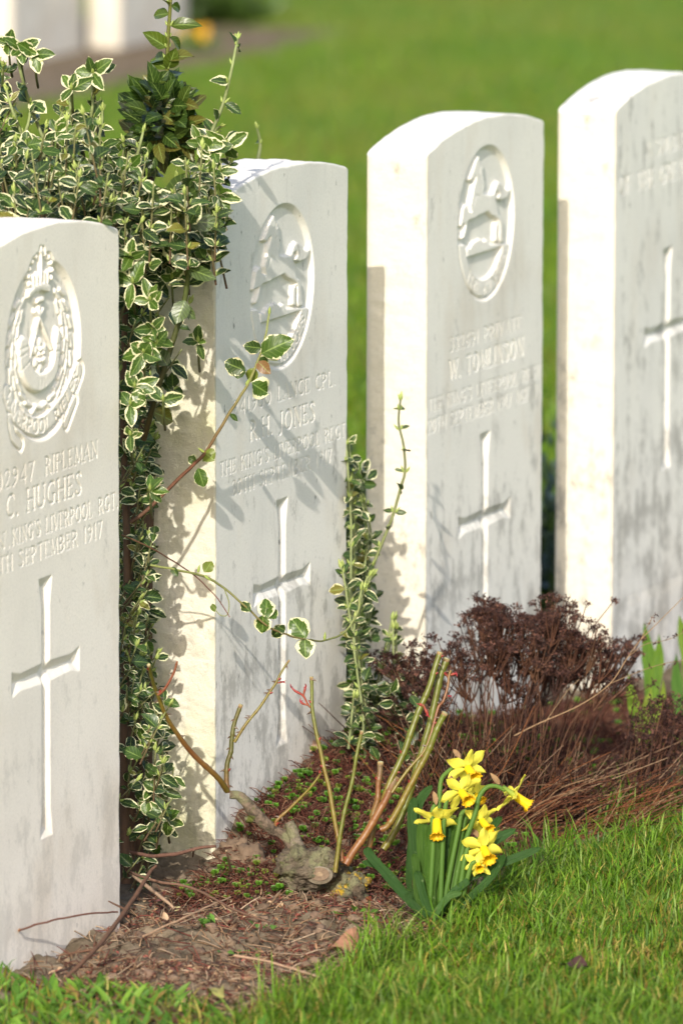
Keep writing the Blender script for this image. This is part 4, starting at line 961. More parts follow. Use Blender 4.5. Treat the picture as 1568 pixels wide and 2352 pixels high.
daffodil((850, 870), D3(.48, -.55, .68), [(1015, 2095), (1035, 1990), (1052, 1905), (1060, 1868), (1080, 1862)], .92, 'middle daffodil of the clump, between the hanging one and the side-on one', .3, t=.02)
daffodil((870, 1160), D3(.30, -.58, .75), [(1035, 2098), (1055, 2040), (1066, 1975), (1078, 1935), (1090, 1928)], 1.10, 'large daffodil low in the clump, above the smallest flower', .55)
daffodil((815, 1330), D3(.12, -.35, .95), [(1040, 2098), (1060, 2060), (1072, 2020), (1080, 1990), (1088, 1980)], .68, 'smallest and lowest daffodil, tucked under the large one', .35, t=-.004)
daffodil((1190, 600), D3(.80, -.58, -.10), [(1035, 2085), (1060, 1960), (1090, 1870), (1100, 1830), (1118, 1808), (1140, 1806), (1158, 1815)], 1.10, 'rightmost daffodil seen side on, on an arched stalk', .4, t=.02)
daffodil((790, 600), D3(.45, -.40, .60), [(1030, 2085), (1050, 1960), (1070, 1870), (1078, 1835), (1085, 1825)], .70, 'small daffodil half hidden behind the second flower', .1, t=.045)
dl = thing('daffodil_clump', DB, 'clump of strap shaped blue green daffodil leaves right of the rose stump', 'daffodil leaves')
def strap(par, pts, wd, col, t=0.0, name='leaf', turn=0.0, tt=None, mat_=None, twist=0.0, point=False):
    P = smooth_path([at(x, y, (tt or TD) + t) for x, y in pts], 7); n_ = len(P); v = np.linspace(0, 1, n_)
    T = np.gradient(P, axis=0); T /= np.linalg.norm(T, axis=1)[:, None]
    u = np.linspace(-1, 1, 7); V = []; 
    for i_ in range(n_):
        nn = CAMD + turn * R_ + .25 * U_ + twist * v[i_] * R_
        f_ = frame(T[i_], nn); wv = wd * .5 * min(1, .55 + v[i_] * 1.2) * (1 if v[i_] < .8 else math.sqrt(max(0, 1 - ((v[i_] - .8) / .2) ** 2)) + .02)
        if point: wv = wd * .5 * min(1, (1 - v[i_]) * 1.9 + .01) * (.8 + .2 * v[i_])
        V.append(P[i_] + (u * wv)[:, None] * f_[0] - ((1 - np.abs(u)) * wv * .25)[:, None] * f_[2])
    V = np.concatenate(V); i_ = np.arange(n_ - 1)[:, None] * 7 + np.arange(6)[None]
    lf = np.stack([np.tile(u * .5 + .5, n_), np.repeat(v, 7), np.full(7 * n_, random.random()), np.zeros(7 * n_)], 1)
    s_ = Soup(); s_.add(V, np.stack([i_, i_ + 1, i_ + 8, i_ + 7], -1).reshape(-1, 4), col, lf)
    return part(s_, name, mat_ or M_blade, par)
LG, LB = (.085, .17, .022), (.050, .115, .028)
for pts, wd, cl, t in [
    ([(985, 2100), (962, 2030), (950, 1950), (946, 1880), (950, 1830)], .013, LB, .03), ([(990, 2100), (975, 2000), (968, 1930), (972, 1880)], .014, LG, .01), ([(990, 2100), (985, 2000), (985, 1930), (990, 1890)], .012, LG, .0),
    ([(985, 2105), (955, 2020), (945, 1960), (960, 1850), (992, 1803)], .012, LB, .04), ([(995, 2105), (1000, 2010), (1005, 1930), (1010, 1870)], .011, LG, .012), ([(1000, 2110), (1010, 2030), (1020, 1950), (1030, 1890)], .011, LB, .02),
    ([(980, 2105), (930, 2060), (880, 2000), (848, 1962), (843, 1945)], .012, (.05, .12, .03), -.01), ([(975, 2100), (925, 2045), (880, 1995), (830, 1978)], .009, (.05, .11, .03), .0),
    ([(1010, 2110), (1045, 2050), (1085, 1985), (1120, 1940), (1185, 1903)], .013, (.05, .12, .035), .02), ([(1020, 2110), (1060, 2030), (1110, 2000), (1170, 1975), (1243, 1947)], .011, (.055, .125, .03), .01),
    ([(1000, 2110), (1040, 2040), (1080, 1970), (1130, 1900), (1152, 1875)], .010, LB, .03), ([(1005, 2115), (1030, 2060), (1065, 2030), (1077, 2022)], .010, LB, -.01), ([(1030, 2110), (1080, 2060), (1130, 2010), (1160, 1960)], .010, LB, .0),
    ([(975, 2110), (960, 2090), (940, 2070), (936, 2050)], .010, LB, -.01), ([(990, 2105), (960, 2060), (955, 1990), (950, 1960)], .010, LG, -.005), ([(1010, 2100), (1015, 2030), (1030, 1960), (1045, 1900)], .010, LG, .02),
    ([(1025, 2100), (1040, 2010), (1060, 1960), (1075, 1900), (1110, 1850)], .009, LB, .035), ([(1000, 2100), (992, 2040), (1003, 1980), (1015, 1900)], .010, LG, .0), ([(1010, 2100), (1030, 2000), (1035, 1920), (1050, 1880)], .009, LG, .03),
    ([(1000, 2130), (997, 2110), (1005, 2090), (1030, 2060), (1060, 2050)], .009, (.09, .17, .05), -.02), ([(995, 2110), (975, 2070), (962, 2020), (955, 2000)], .011, LB, -.012),
    ([(1045, 2110), (1055, 2060), (1062, 2010), (1070, 1970)], .007, LG, .0), ([(985, 2100), (940, 2040), (948, 1900), (958, 1850), (972, 1830)], .009, LB, .05)]:
    strap(dl, pts, wd * .84, jit((cl[0] * .8, cl[1] * .85, cl[2] * .8), .15), t, turn=random.uniform(-.5, .5), twist=random.uniform(-.4, .4))

# ------------------------------------------------------------------ iris leaves at the right edge
TI = 9.62
ir = thing('iris_plant', onz(1480, 1650, 0), 'broad pointed iris leaves standing before the rightmost headstone', 'iris')
for pts, wd, cl in [([(1498, 1620), (1493, 1540), (1485, 1480), (1478, 1428)], .021, (.13, .23, .03)), ([(1490, 1620), (1505, 1550), (1512, 1500), (1512, 1456)], .018, (.16, .26, .03))]:
    strap(ir, pts, wd, cl, tt=TI, point=True)
ir2 = thing('iris_plant', onz(1560, 1640, 0), 'iris leaves cut by the right edge of the photo', 'iris')
for pts, wd, cl in [([(1585, 1590), (1578, 1500), (1566, 1450), (1558, 1412)], .020, (.20, .28, .05)), ([(1560, 1640), (1555, 1590), (1552, 1540), (1552, 1500)], .016, (.10, .2, .04))]:
    strap(ir2, pts, wd, cl, tt=TI + .03, point=True)
ir3 = thing('iris_plant', onz(1480, 1760, 0), 'yellowing lime green iris leaves seen through the dried shrub heads', 'iris')
for pts, wd, cl in [([(1480, 1715), (1462, 1650), (1448, 1590), (1442, 1545)], .017, (.27, .36, .05)), ([(1476, 1715), (1478, 1660), (1488, 1610), (1495, 1580)], .016, (.36, .40, .08)), ([(1485, 1712), (1500, 1650), (1520, 1600), (1522, 1560)], .013, (.30, .36, .06)), ([(1490, 1712), (1478, 1690), (1470, 1670), (1465, 1640)], .022, (.55, .54, .22))]:
    strap(ir3, pts, wd, cl, tt=9.45, point=True)

# ------------------------------------------------------------------ dried shrub
ds = thing('dried_shrub', onz(1130, 1790, .02), 'brown dried shrub with dead flower heads, in front of the W. TOMLINSON stone', 'shrub')
ds2 = thing('dried_shrub', onz(1530, 1790, .0), 'smaller patch of dead brown flower heads at the right edge, before the iris leaves', 'shrub')
def ribbon(s, P, w_, col, nrm=None):
    P = np.asarray(P, float); T = np.gradient(P, axis=0); X_ = np.cross(T, CAMD if nrm is None else nrm); X_ /= np.linalg.norm(X_, axis=1)[:, None] + 1e-12
    w_ = np.interp(np.linspace(0, 1, len(P)), [0, 1], w_)[:, None]; Z_ = np.cross(X_, T / (np.linalg.norm(T, axis=1)[:, None] + 1e-12))
    n_ = len(P); V = np.concatenate([P - X_ * w_, P + X_ * w_, P + Z_ * w_ * 1.4]); i_ = np.arange(n_ - 1)
    s.add(V, np.concatenate([np.stack([a + i_, a + i_ + 1, b + i_ + 1, b + i_], -1) for a, b in ((0, 2 * n_), (2 * n_, n_), (n_, 0))]), col)
def head(s, c, rad, n_, dark=False):
    for k in range(n_):
        q = c + np.array([random.gauss(0, rad), random.gauss(0, rad), random.gauss(0, rad * .38)]) 
        cl = random.choice([(.035, .017, .016), (.055, .027, .024), (.08, .038, .033), (.15, .075, .058)]); cl = jit(cl, .25)
        for m_ in range(4):
            d = rv(); e = rv(); r_ = random.uniform(.0011, .0024)
            s.add([q, q + d * r_ * 1.6 + e * r_ * .6, q + d * r_ * 2.2, q + d * r_ * 1.5 - e * r_ * .6], [[0, 1, 2, 3]], cl)
HT = [(870, 1560), (905, 1480), (960, 1440), (1010, 1460), (1060, 1440), (1090, 1400), (1130, 1378), (1170, 1420), (1200, 1450), (1245, 1385), (1275, 1385), (1310, 1450), (1350, 1440), (1390, 1410), (1420, 1440), (1440, 1500)]
st, hd = Soup(), Soup()
def htop(x): return np.interp(x, [p[0] for p in HT], [p[1] for p in HT])
BR = [(.085, .036, .022), (.12, .055, .032), (.065, .034, .026), (.17, .09, .055)]
heads = []
for k in range(84):
    x = random.uniform(872, 1440); r_ = random.random() ** 1.35; y = htop(x) + 12 + r_ * 150
    if x > 1330 and y > 1590: y = random.uniform(1430, 1560)
    heads.append((x, y, 9.12 + .10 * (x - 900) / 500 + random.uniform(-.06, .06)))
for k in range(10): heads.append((random.gauss(1135, 22), random.gauss(1435, 22), 9.16)); heads.append((random.gauss(1255, 22), random.gauss(1425, 22), 9.2))
for x, y, t in heads:
    c = at(x, y, t)
    bx = 1010 + (x - 870) * .52 + random.gauss(0, 22); by = 1780 + random.uniform(-45, 40) + (bx - 1100) * .06
    b_ = at(bx, by, 9.06 + .06 * (bx - 1000) / 300 + random.uniform(-.05, .05)); b_[2] = max(b_[2], gz(b_[0], b_[1]) - .004) if b_[2] < 0 else b_[2]
    fork = b_ + (c - b_) * random.uniform(.62, .8) + np.array([0, 0, .004])
    mid = b_ + (fork - b_) * .5 + .010 * rv() + np.array([0, 0, .008])
    cl = jit(random.choice(BR), .2)
    ribbon(st, smooth_path([b_, mid, fork], 5), (.0008, .0005), cl)
    for q in range(random.randint(4, 9)):
        e = c + np.array([random.gauss(0, .013), random.gauss(0, .013), random.gauss(0, .006)])
        ribbon(st, smooth_path([fork, (fork + e) / 2 + [0, 0, -.004], e], 3), (.0008, .0005), cl); head(hd, e, .0034, random.randint(9, 15))
for k in range(150):
    x = random.uniform(1040, 1440); b_ = at(x, 1800 - random.uniform(0, 60), 9.02 + random.uniform(-.05, .06)); b_[2] = float(gz(b_[0], b_[1]))
    e = b_ + R_ * random.uniform(.03, .13) + np.array([0, 0, random.uniform(.01, .07)])
    ribbon(st, smooth_path([b_, (b_ + e) / 2 + .01 * rv() + [0, 0, .006], e], 4), (.0007, .0004), jit(random.choice([(.20, .075, .035), (.15, .055, .03), (.26, .11, .05), (.34, .22, .13)]), .25))
# bare stems leaning to the right at the foot
for k in range(300):
    x = random.uniform(930, 1490); y = 1800 - random.uniform(0, 90) + (30 if x > 1200 else 0)
    b_ = at(x, y, 9.0 + .1 * (x - 900) / 500 + random.uniform(-.05, .06)); b_ = np.array([b_[0], b_[1], float(gz(b_[0], b_[1]))])
    dx = random.gauss(.35 if x > 1120 else .0, .45); up = random.uniform(.04, .13) * (1.1 if x < 1150 else .75)
    e = b_ + R_ * dx * .16 + np.array([0, 0, up]) + F_ * random.gauss(0, .03)
    ribbon(st, smooth_path([b_, (b_ + e) / 2 + .012 * rv(), e], 4), (random.uniform(.0005, .0013), .0004), jit(random.choice(BR + [(.36, .26, .18), (.07, .035, .025), (.24, .10, .04), (.26, .18, .12)]), .25))
part(st, 'stems', M_dead, ds); part(hd, 'flower_heads', M_dead, ds)
st, hd = Soup(), Soup()
for k in range(52):
    x = random.uniform(1440, 1590); y = random.uniform(1580, 1770); c = at(x, y, 9.18 + random.uniform(-.05, .05)); b_ = at(1400 + (x - 1440) * .8, 1790 + random.uniform(-20, 20), 9.1)
    b_[2] = float(gz(b_[0], b_[1])); cl = jit(random.choice(BR), .2)
    if c[2] < b_[2] + .01: continue
    ribbon(st, smooth_path([b_, (b_ + c) / 2 + .015 * rv(), c], 4), (.0012, .0006), cl)
    for q in range(5): head(hd, c + np.array([random.gauss(0, .010), random.gauss(0, .010), random.gauss(0, .005)]), .004, 5)
part(st, 'stems', M_dead, ds2); part(hd, 'flower_heads', M_dead, ds2)
# thin straw coloured seed stalk
sk = thing('seed_stalk', at(1180, 1700, 9.05), 'long straw coloured dry stalk with tiny seed heads, leaning right over the dried shrub', 'dry stalk')
s_ = Soup(); hd = Soup()
P = smooth_path([at(x, y, 9.05) for x, y in [(1180, 1690), (1240, 1660), (1330, 1620), (1400, 1570), (1440, 1510), (1470, 1470), (1500, 1440), (1545, 1395), (1580, 1360)]], 5); tube(s_, P, [.0008, .0006, .0004], 5, col=(.34, .24, .15))
for pts in ([(1440, 1510), (1480, 1480), (1530, 1470), (1575, 1450)], [(1400, 1570), (1460, 1545), (1520, 1525), (1580, 1515)], [(1250, 1660), (1300, 1590), (1330, 1560)], [(1470, 1470), (1490, 1430), (1500, 1412)]):
    Q = smooth_path([at(x, y, 9.05) for x, y in pts], 4); tube(s_, Q, [.0004, .0003], 4, col=(.36, .26, .16))
    for q in Q[len(Q) // 2::2]: head(hd, q, .003, 2)
part(s_, 'stem', M_dead, sk); part(hd, 'seed_heads', M_dead, sk)

# ------------------------------------------------------------------ ground cover, litter, grass
def sstuff(s, name, m, label, cat='ground cover'):
    o = s.build(name, m); o['kind'] = 'stuff'; o['label'] = label; o['category'] = cat; return o
def rib_many(s, B, E, Mid, w_, cols):
    """many thin bent stalks at once (triangular section)"""
    n_ = len(B); ts = np.array([0, .33, .67, 1.0])[None, :, None]
    P = (1 - ts) ** 2 * B[:, None] + 2 * ts * (1 - ts) * Mid[:, None] + ts ** 2 * E[:, None]
    T = np.gradient(P, axis=1); X_ = np.cross(T, CAMD); X_ /= np.linalg.norm(X_, axis=2)[..., None] + 1e-9
    Y_ = np.cross(X_, T / (np.linalg.norm(T, axis=2)[..., None] + 1e-9)); w_ = np.asarray(w_).reshape(-1, 1, 1) * np.array([1, .9, .75, .4])[None, :, None]
    V = np.stack([P - X_ * w_, P + X_ * w_, P + Y_ * w_ * 1.5], 2)        # n,4,3,3
    base = np.arange(n_)[:, None, None] * 12; r = np.arange(3)[None, :, None] * 3; k = np.arange(3)[None, None]
    k2 = (k + 1) % 3
    F = np.stack([base + r + k, base + r + k2, base + r + 3 + k2, base + r + 3 + k], -1).reshape(-1, 4)
    s.add(V.reshape(-1, 3), F, np.repeat(cols, 12, 0))
def pick(pal, n_, k=.25):
    pal = np.array(pal); return pal[rng.integers(0, len(pal), n_)] * (1 + rng.uniform(-k, k, (n_, 1)))
def scatter(poly, n_):
    px = [p[0] for p in poly]; py = [p[1] for p in poly]; out_ = []
    X_ = rng.uniform(min(px), max(px), n_ * 4); Y_ = rng.uniform(min(py), max(py), n_ * 4); k = inside(X_, Y_, poly)
    d = np.stack([X_[k][:n_], Y_[k][:n_]], 1)
    P = np.array([onz(a, b, .02) for a, b in d]); P[:, 2] = gz(P[:, 0], P[:, 1]); return P
MP = [(1.35, -.02), (1.2, -.26), (.75, -.27), (.35, -.25), (.10, -.22), (-.02, -.13), (.03, -.05), (.10, -.012), (.4, -.01), (.62, -.012), (.62, .1), (.9, -.01), (1.3, -.03)]
MP = [(-.15, -.012), (.10, -.012), (.38, -.012), (.40, .06), (.61, .06), (.63, -.012), (1.0, -.012), (1.2, -.03), (1.25, -.2), (.80, -.24), (.45, -.25), (.20, -.28), (.02, -.25), (-.08, -.17), (-.16, -.10)]
def inpoly_xy(n_, poly):
    X_ = rng.uniform(min(p[0] for p in poly), max(p[0] for p in poly), n_ * 3); Y_ = rng.uniform(min(p[1] for p in poly), max(p[1] for p in poly), n_ * 3)
    k = inside(X_, Y_, poly); X_, Y_ = X_[k][:n_], Y_[k][:n_]; return np.stack([X_, Y_, gz(X_, Y_)], 1)
s_ = Soup(); B = inpoly_xy(19000, MP); n_ = len(B)
d = rng.normal(size=(n_, 3)) * [1, 1, .35]; d /= np.linalg.norm(d, axis=1)[:, None]; L = rng.uniform(.010, .034, (n_, 1))
E = B + d * L; E[:, 2] = B[:, 2] + rng.uniform(.0, .020, n_); Mi = (B + E) / 2 + rng.normal(size=(n_, 3)) * .004; Mi[:, 2] += rng.uniform(.003, .016, n_)
rib_many(s_, B, E, Mi, rng.uniform(.0004, .0008, n_), pick([(.13, .045, .03), (.19, .08, .05), (.09, .035, .025), (.27, .15, .10), (.16, .05, .035)], n_))
sstuff(s_, 'mossy_ground_cover', M_dead, 'tangle of thin reddish brown stems covering the mound behind the rose')
s_ = Soup(); B = inpoly_xy(2300, MP); FT = leaf_template(4, 3, broad=.65, wpow=.8)
cl_ = vn(B, 9, 44)
for p, cv in zip(B, cl_):
    if cv < -.25 and random.random() < .7 or (p[0] > .72 and random.random() < .8): continue
    c = p + np.array([0, 0, random.uniform(.006, .016)]); R0 = random.uniform(.0028, .0066); col = jit(random.choice([(.11, .26, .025), (.16, .32, .04), (.08, .19, .025), (.24, .28, .05)]), .25)
    for q in range(8):
        a = q * 2.4; el = .15 + .9 * (q / 8); d = nz(np.array([math.cos(a) * math.cos(el), math.sin(a) * math.cos(el), math.sin(el)]) + .45 * CAMD)
        leaf(s_, c, d, nz(np.array([0, 0, .6]) + CAMD), R0, R0 * .85, col, 0, T=FT, fold=.2, curl=-.1)
sstuff(s_, 'saxifrage_cushion', M_green, 'small bright green rosettes dotted through the red brown mound')
# litter of dry bits over the bare soil in front
LP = [(-.60, -.02), (-.27, -.015), (-.22, .02), (-.03, .02), (-.01, -.03), (.02, -.16), (.02, -.31), (-.1, -.32), (-.35, -.33), (-.62, -.34), (-.72, -.25), (-.66, -.1)]
s_ = Soup(); B = inpoly_xy(4600, LP); n_ = len(B)
dens = vn(B, 8, 71) + .25 - 1.1 * np.clip((B[:, 0] + .18) / .3, 0, 1); B = B[dens > rng.uniform(-1, .6, n_)]; n_ = len(B)
d = rng.normal(size=(n_, 3)) * [1, 1, .12]; d /= np.linalg.norm(d, axis=1)[:, None]; L = .004 + .040 * rng.random((n_, 1)) ** 2.2
E = B + d * L; E[:, 2] = gz(E[:, 0], E[:, 1]) + rng.uniform(.001, .014, n_); B[:, 2] += rng.uniform(0, .006, n_); Mi = (B + E) / 2 + rng.normal(size=(n_, 3)) * .0022; Mi[:, 2] += .002
rib_many(s_, B, E, Mi, rng.uniform(.0003, .0010, n_), pick([(.36, .24, .15), (.24, .13, .08), (.13, .06, .045), (.45, .33, .22), (.24, .08, .06), (.10, .06, .05), (.50, .40, .30)], n_))
for p in inpoly_xy(3800, LP):
    if vn(p[None], 8, 71)[0] < -.3: continue
    leaf(s_, p + [0, 0, .004], nz(rv() * [1, 1, .4]), nz([0, 0, 1] + .7 * rv()), random.uniform(.003, .011), random.uniform(.0016, .0045), jit(random.choice([(.36, .22, .13), (.22, .09, .06), (.48, .36, .24), (.16, .07, .07), (.30, .10, .08)]), .25), 0, T=FT, fold=.3, curl=.4)
sstuff(s_, 'dry_plant_litter', M_dead, 'carpet of dry brown and straw coloured plant bits on the soil in front of the stones', 'litter')
# clods of soil
s_ = Soup()
for k in range(900):
    p = inpoly_xy(1, [(-.6, -.03), (.02, -.03), (.3, -.22), (1.3, -.2), (1.3, -.32), (-.6, -.33)])
    if not len(p): continue
    r_ = random.uniform(.0025, .008) * (1.3 if abs(p[0][0] + .06) < .09 and p[0][1] > -.2 else 1); blob(s_, p[0] + [0, 0, r_ * .2], (r_, r_ * .75, r_), jit((.20, .15, .11), .25), k, .35, n=7)
cl = [(-.075, -.085, .020), (-.045, -.10, .022), (-.10, -.10, .016), (-.03, -.075, .015), (-.06, -.12, .014), (-.12, -.075, .012)]
cl = [(*onz(a, b, .01)[:2], c) for a, b, c in ((545, 1975, .019), (575, 1990, .020), (520, 1985, .015), (560, 2005, .014), (500, 2000, .012), (600, 1975, .012), (470, 1990, .010))]
for k, (x, y, r_) in enumerate(cl): blob(s_, np.array([x, y, float(gz(x, y)) + r_ * .2]), (r_, r_ * .8, r_), (.22, .165, .12), 500 + k, .45, n=18)
sstuff(s_, 'soil_clods', M_stump if False else M_dead, 'crumbly clods of pale brown soil', 'soil')

# grass
def blades(s, B, L, wd, lean, pal, face=None, k=.2):
    n_ = len(B); a = rng.uniform(0, 2 * math.pi, n_); ld = np.stack([np.cos(a), np.sin(a), np.zeros(n_)], 1)
    ll = (lean * rng.uniform(.2, 1.5, n_))[:, None]; L = L[:, None]
    ts = [0, .4, .75, 1.0]; ws = [1, .9, .6, 0]
    fa = a + math.pi / 2 + rng.normal(0, .5, n_); X_ = np.stack([np.cos(fa), np.sin(fa), np.zeros(n_)], 1)
    rows = []
    for t, w_ in zip(ts, ws):
        p = B + ld * ll * L * t ** 1.8; p = p + np.array([0, 0, 1.0]) * L * t * (1 - .35 * ll * t)
        if w_: rows += [p - X_ * wd[:, None] * w_ * .5, p + X_ * wd[:, None] * w_ * .5]
        else: rows.append(p)
    V = np.stack(rows, 1).reshape(-1, 3); b = np.arange(n_)[:, None] * 7
    c = np.repeat(pick(pal, n_, k), 7, 0).reshape(n_, 7, 3); c[:, :2] *= .9
    F4 = np.concatenate([b + np.array([[0, 1, 3, 2]]), b + np.array([[2, 3, 5, 4]])]); F3 = b + np.array([[4, 5, 6]])
    i0 = s.n; s.add(V, F4, c.reshape(-1, 3))
    # triangles share the same vertices
    s.V.append(np.zeros((0, 3))); s.C.append(np.zeros((0, 4))); s.A.append(np.zeros((0, 4))); s.L.append((F3 + i0).reshape(-1)); s.T.append(np.full(len(F3), 3)); s.S.append(np.zeros(len(F3), int))
PG = [(.10, .20, .02), (.14, .25, .025), (.065, .14, .015), (.18, .29, .04), (.12, .18, .03), (.085, .18, .02), (.20, .26, .08)]
PY = [(.34, .28, .10), (.46, .36, .17), (.28, .22, .06), (.26, .14, .06)]
s_ = Soup()
n0 = 104000
X_ = rng.uniform(-1.05, 1.55, n0); Y_ = -.315 - rng.random(n0) ** 1.0 * .68
P3 = np.stack([X_, Y_, np.zeros(n0)], 1)
k = (Y_ < -.318 + .03 * fbm(P3, 6, 5, 3)) & (Y_ > -1.0) & ~((X_ < -.72) & (Y_ > -.42 + .04 * vn(P3, 9, 2)))
wn = fbm(P3, 4, 21, 3); k &= rng.random(n0) < np.clip(.8 + .4 * wn + .5 * vn(P3, 35, 4), .12, 1); P3 = P3[k]; P3[:, 2] = gz(P3[:, 0], P3[:, 1]) - .002; n_ = len(P3)
Lb = rng.uniform(.014, .040, n_) * (1 + .30 * vn(P3, 7, 8) + .25 * vn(P3, 28, 9)); eb = np.clip(1 - (-.33 - P3[:, 1]) / .06, 0, 1); Lb = Lb * (1 + .25 * eb * rng.random(n_) * 2)
yel = (rng.random(n_) < .13 + .25 * np.clip(fbm(P3, 7, 31, 2) + .1, 0, 1) + .40 * np.clip((-.50 - P3[:, 1]) / .2, 0, 1) * np.clip(.6 + P3[:, 0], 0, 1)) 
blades(s_, P3[~yel], Lb[~yel], rng.uniform(.0011, .0026, (~yel).sum()), .85, PG)
blades(s_, P3[yel], Lb[yel] * .8, rng.uniform(.0012, .0024, yel.sum()), .8, PY)
# taller tufts along the border
n1 = 1500; X_ = rng.uniform(-.75, 1.5, n1); Y_ = rng.uniform(-.36, -.30, n1); Q = np.stack([X_, Y_, gz(X_, Y_)], 1); Q = Q[vn(Q, 10, 61) > -.1]
blades(s_, Q, rng.uniform(.035, .070, len(Q)), rng.uniform(.0014, .0024, len(Q)), .6, PG)
sstuff(s_, 'lawn_grass', M_grass, 'fresh green lawn grass in the foreground along the border', 'grass')
# lawn beyond the stones
s_ = Soup(); n0 = 200000
r_ = rng.random(n0); X_ = .2 + 12.5 * r_ ** 1.4; ang_ = rng.uniform(-.17, .19, n0)
Y0 = CP[1] + (X_ - CP[0]) * math.tan(math.atan2(F_[1], F_[0])); Y_ = Y0 + (X_ - CP[0]) * ang_ * .95
k = (Y_ > .26 + .03 * np.sin(X_ * 9)) & ~((Y_ > 3.42) & (Y_ < 4.15) & (X_ < 8.75)); X_, Y_ = X_[k], Y_[k]; Q = np.stack([X_, Y_, gz(X_, Y_)], 1); n_ = len(Q)
yel = rng.random(n_) < .10 + .18 * np.clip(fbm(Q, 1.3, 77, 3), 0, 1)
sc_l = 1 - np.clip(X_ - 2, 0, 8) * .055; yel |= (rng.random(n_) < .5 * np.clip(vn(Q, 1.1, 123), 0, 1))
blades(s_, Q[~yel], (rng.uniform(.018, .042, n_) * sc_l)[~yel], (rng.uniform(.003, .006, n_) * sc_l)[~yel], .6, [(.11, .21, .016), (.14, .24, .02), (.085, .16, .015), (.17, .23, .03)])
blades(s_, Q[yel], (rng.uniform(.015, .035, n_) * sc_l)[yel], (rng.uniform(.003, .006, n_) * sc_l)[yel], .7, [(.22, .22, .06), (.24, .20, .06), (.18, .20, .05)])
sstuff(s_, 'far_lawn_grass', M_grass, 'soft blurred lawn behind the headstones', 'grass')
# broad bladed weeds at lower left
s_ = Soup(); WT = leaf_template(6, 3, broad=.4, wpow=.6)
WPoly = [(0, 2195), (140, 2200), (330, 2215), (480, 2245), (560, 2300), (640, 2352), (640, 2480), (-60, 2480), (-60, 2195)]
for k, p in enumerate(scatter(WPoly, 1150)):
    a = random.uniform(0, 6.28); d = nz([math.cos(a) * .7, math.sin(a) * .7, random.uniform(.2, 1.5)]); L = random.uniform(.014, .034)
    col = jit(random.choice([(.10, .20, .035), (.14, .25, .05), (.07, .15, .03), (.17, .27, .06), (.09, .19, .04)]), .2)
    if random.random() < .07: col = jit((.30, .19, .10), .3)
    leaf(s_, p, d, nz([-.5, -.3, 1]), L, L * random.uniform(.12, .26), col, 0, T=WT, fold=.25, curl=.35)
Q = scatter(WPoly, 2800); blades(s_, Q, rng.uniform(.012, .032, len(Q)), rng.uniform(.0012, .0026, len(Q)), .8, PG + PY + [(.25, .15, .08)])
sstuff(s_, 'weeds', M_grass, 'mixed green and yellowing broad leaved weeds at the lower left corner', 'weeds')
# few weeds and seedlings elsewhere
s_ = Soup()
for (cx, cy, n_, R0, col) in [(470, 2085, 14, 12, (.12, .25, .04)), (600, 2075, 5, 14, (.12, .24, .05)), (1255, 1905, 26, 26, (.10, .22, .03)), (1200, 1880, 10, 20, (.09, .2, .03)), (1110, 1740, 16, 20, (.11, .24, .05)), (1320, 1780, 12, 40, (.06, .13, .04)), (1420, 1800, 14, 40, (.05, .11, .045)), (1520, 1845, 14, 40, (.05, .11, .05)), (560, 2120, 8, 30, (.12, .22, .05)), (860, 2050, 10, 30, (.10, .2, .03)), (840, 2010, 8, 16, (.30, .04, .03)), (565, 1960, 8, 14, (.12, .24, .04)), (540, 1895, 6, 10, (.14, .27, .05)), (1500, 1890, 12, 50, (.09, .17, .04))]:
    for q in range(n_):
        p = onz(cx + random.gauss(0, R0), cy + random.gauss(0, R0 * .3), .02); p[2] = float(gz(p[0], p[1])) + .004
        if free(p): leaf(s_, p, nz([random.gauss(0, 1), random.gauss(0, 1), .6]), nz([-.4, -.2, 1]), random.uniform(.008, .014), random.uniform(.005, .009), jit(col, .2), 0, T=FT, fold=.2, curl=.1)
sstuff(s_, 'seedling_weeds', M_green, 'scattered small green seedlings on the soil', 'weeds')

# single dead leaves and twigs that stand out
def dead_leaf(x, y, L, wd, lab, col, nn=None, z=.012, ang=None):
    p = onz(x, y, .03); p[2] = float(gz(p[0], p[1])) + z
    s_ = Soup(); a = random.uniform(0, 6.28) if ang is None else ang
    leaf(s_, np.zeros(3), nz([math.cos(a), math.sin(a), .25]), nz(nn if nn is not None else np.array([-.6, -.3, .7]) + .3 * rv()), L, wd, col, 0, T=leaf_template(12, 9), fold=.35, curl=.45, wave=.25)
    o = s_.build('dead_leaf', M_dead); o.location = p; tag(o, lab, 'dead leaf', 'dead leaves on the bed'); return o
def put(x, y): return onz(x, y, .02)
dead_leaf(788, 1775, .034, .030, 'large pale brown dead leaf standing on the mound behind the rose canes', (.33, .22, .16), ang=1.2, z=.006)
dead_leaf(738, 1828, .026, .018, 'pinkish buff dead leaf lower left of the large one on the mound', (.55, .40, .30), ang=2.6)
dead_leaf(590, 1812, .020, .014, 'small pale leaf scrap on the mound beside the left rose cane', (.60, .45, .35), ang=.3)
dead_leaf(835, 2118, .036, .026, 'curled brown dead leaf on bare soil below the rose stump', (.34, .19, .13), ang=2.2, z=.010)
dead_leaf(515, 2238, .040, .014, 'long pale green and pink fallen leaf at the edge of the weeds', (.32, .33, .12), ang=.9, z=.022)
dead_leaf(1225, 1800, .026, .018, 'grey white scrap of leaf beside the side-on daffodil', (.42, .38, .33), ang=.5)
dead_leaf(420, 2005, .022, .010, 'pale yellow green fallen leaf at the foot of the R.H. JONES stone', (.50, .50, .28), ang=1.9, z=.004)
dead_leaf(385, 2078, .018, .010, 'small light tan dead leaf on the soil near the first stone', (.55, .42, .30), ang=1.0)
dead_leaf(1350, 2205, .034, .012, 'dark purplish dead leaf lying in the lawn', (.07, .035, .04), ang=1.5, z=.020)
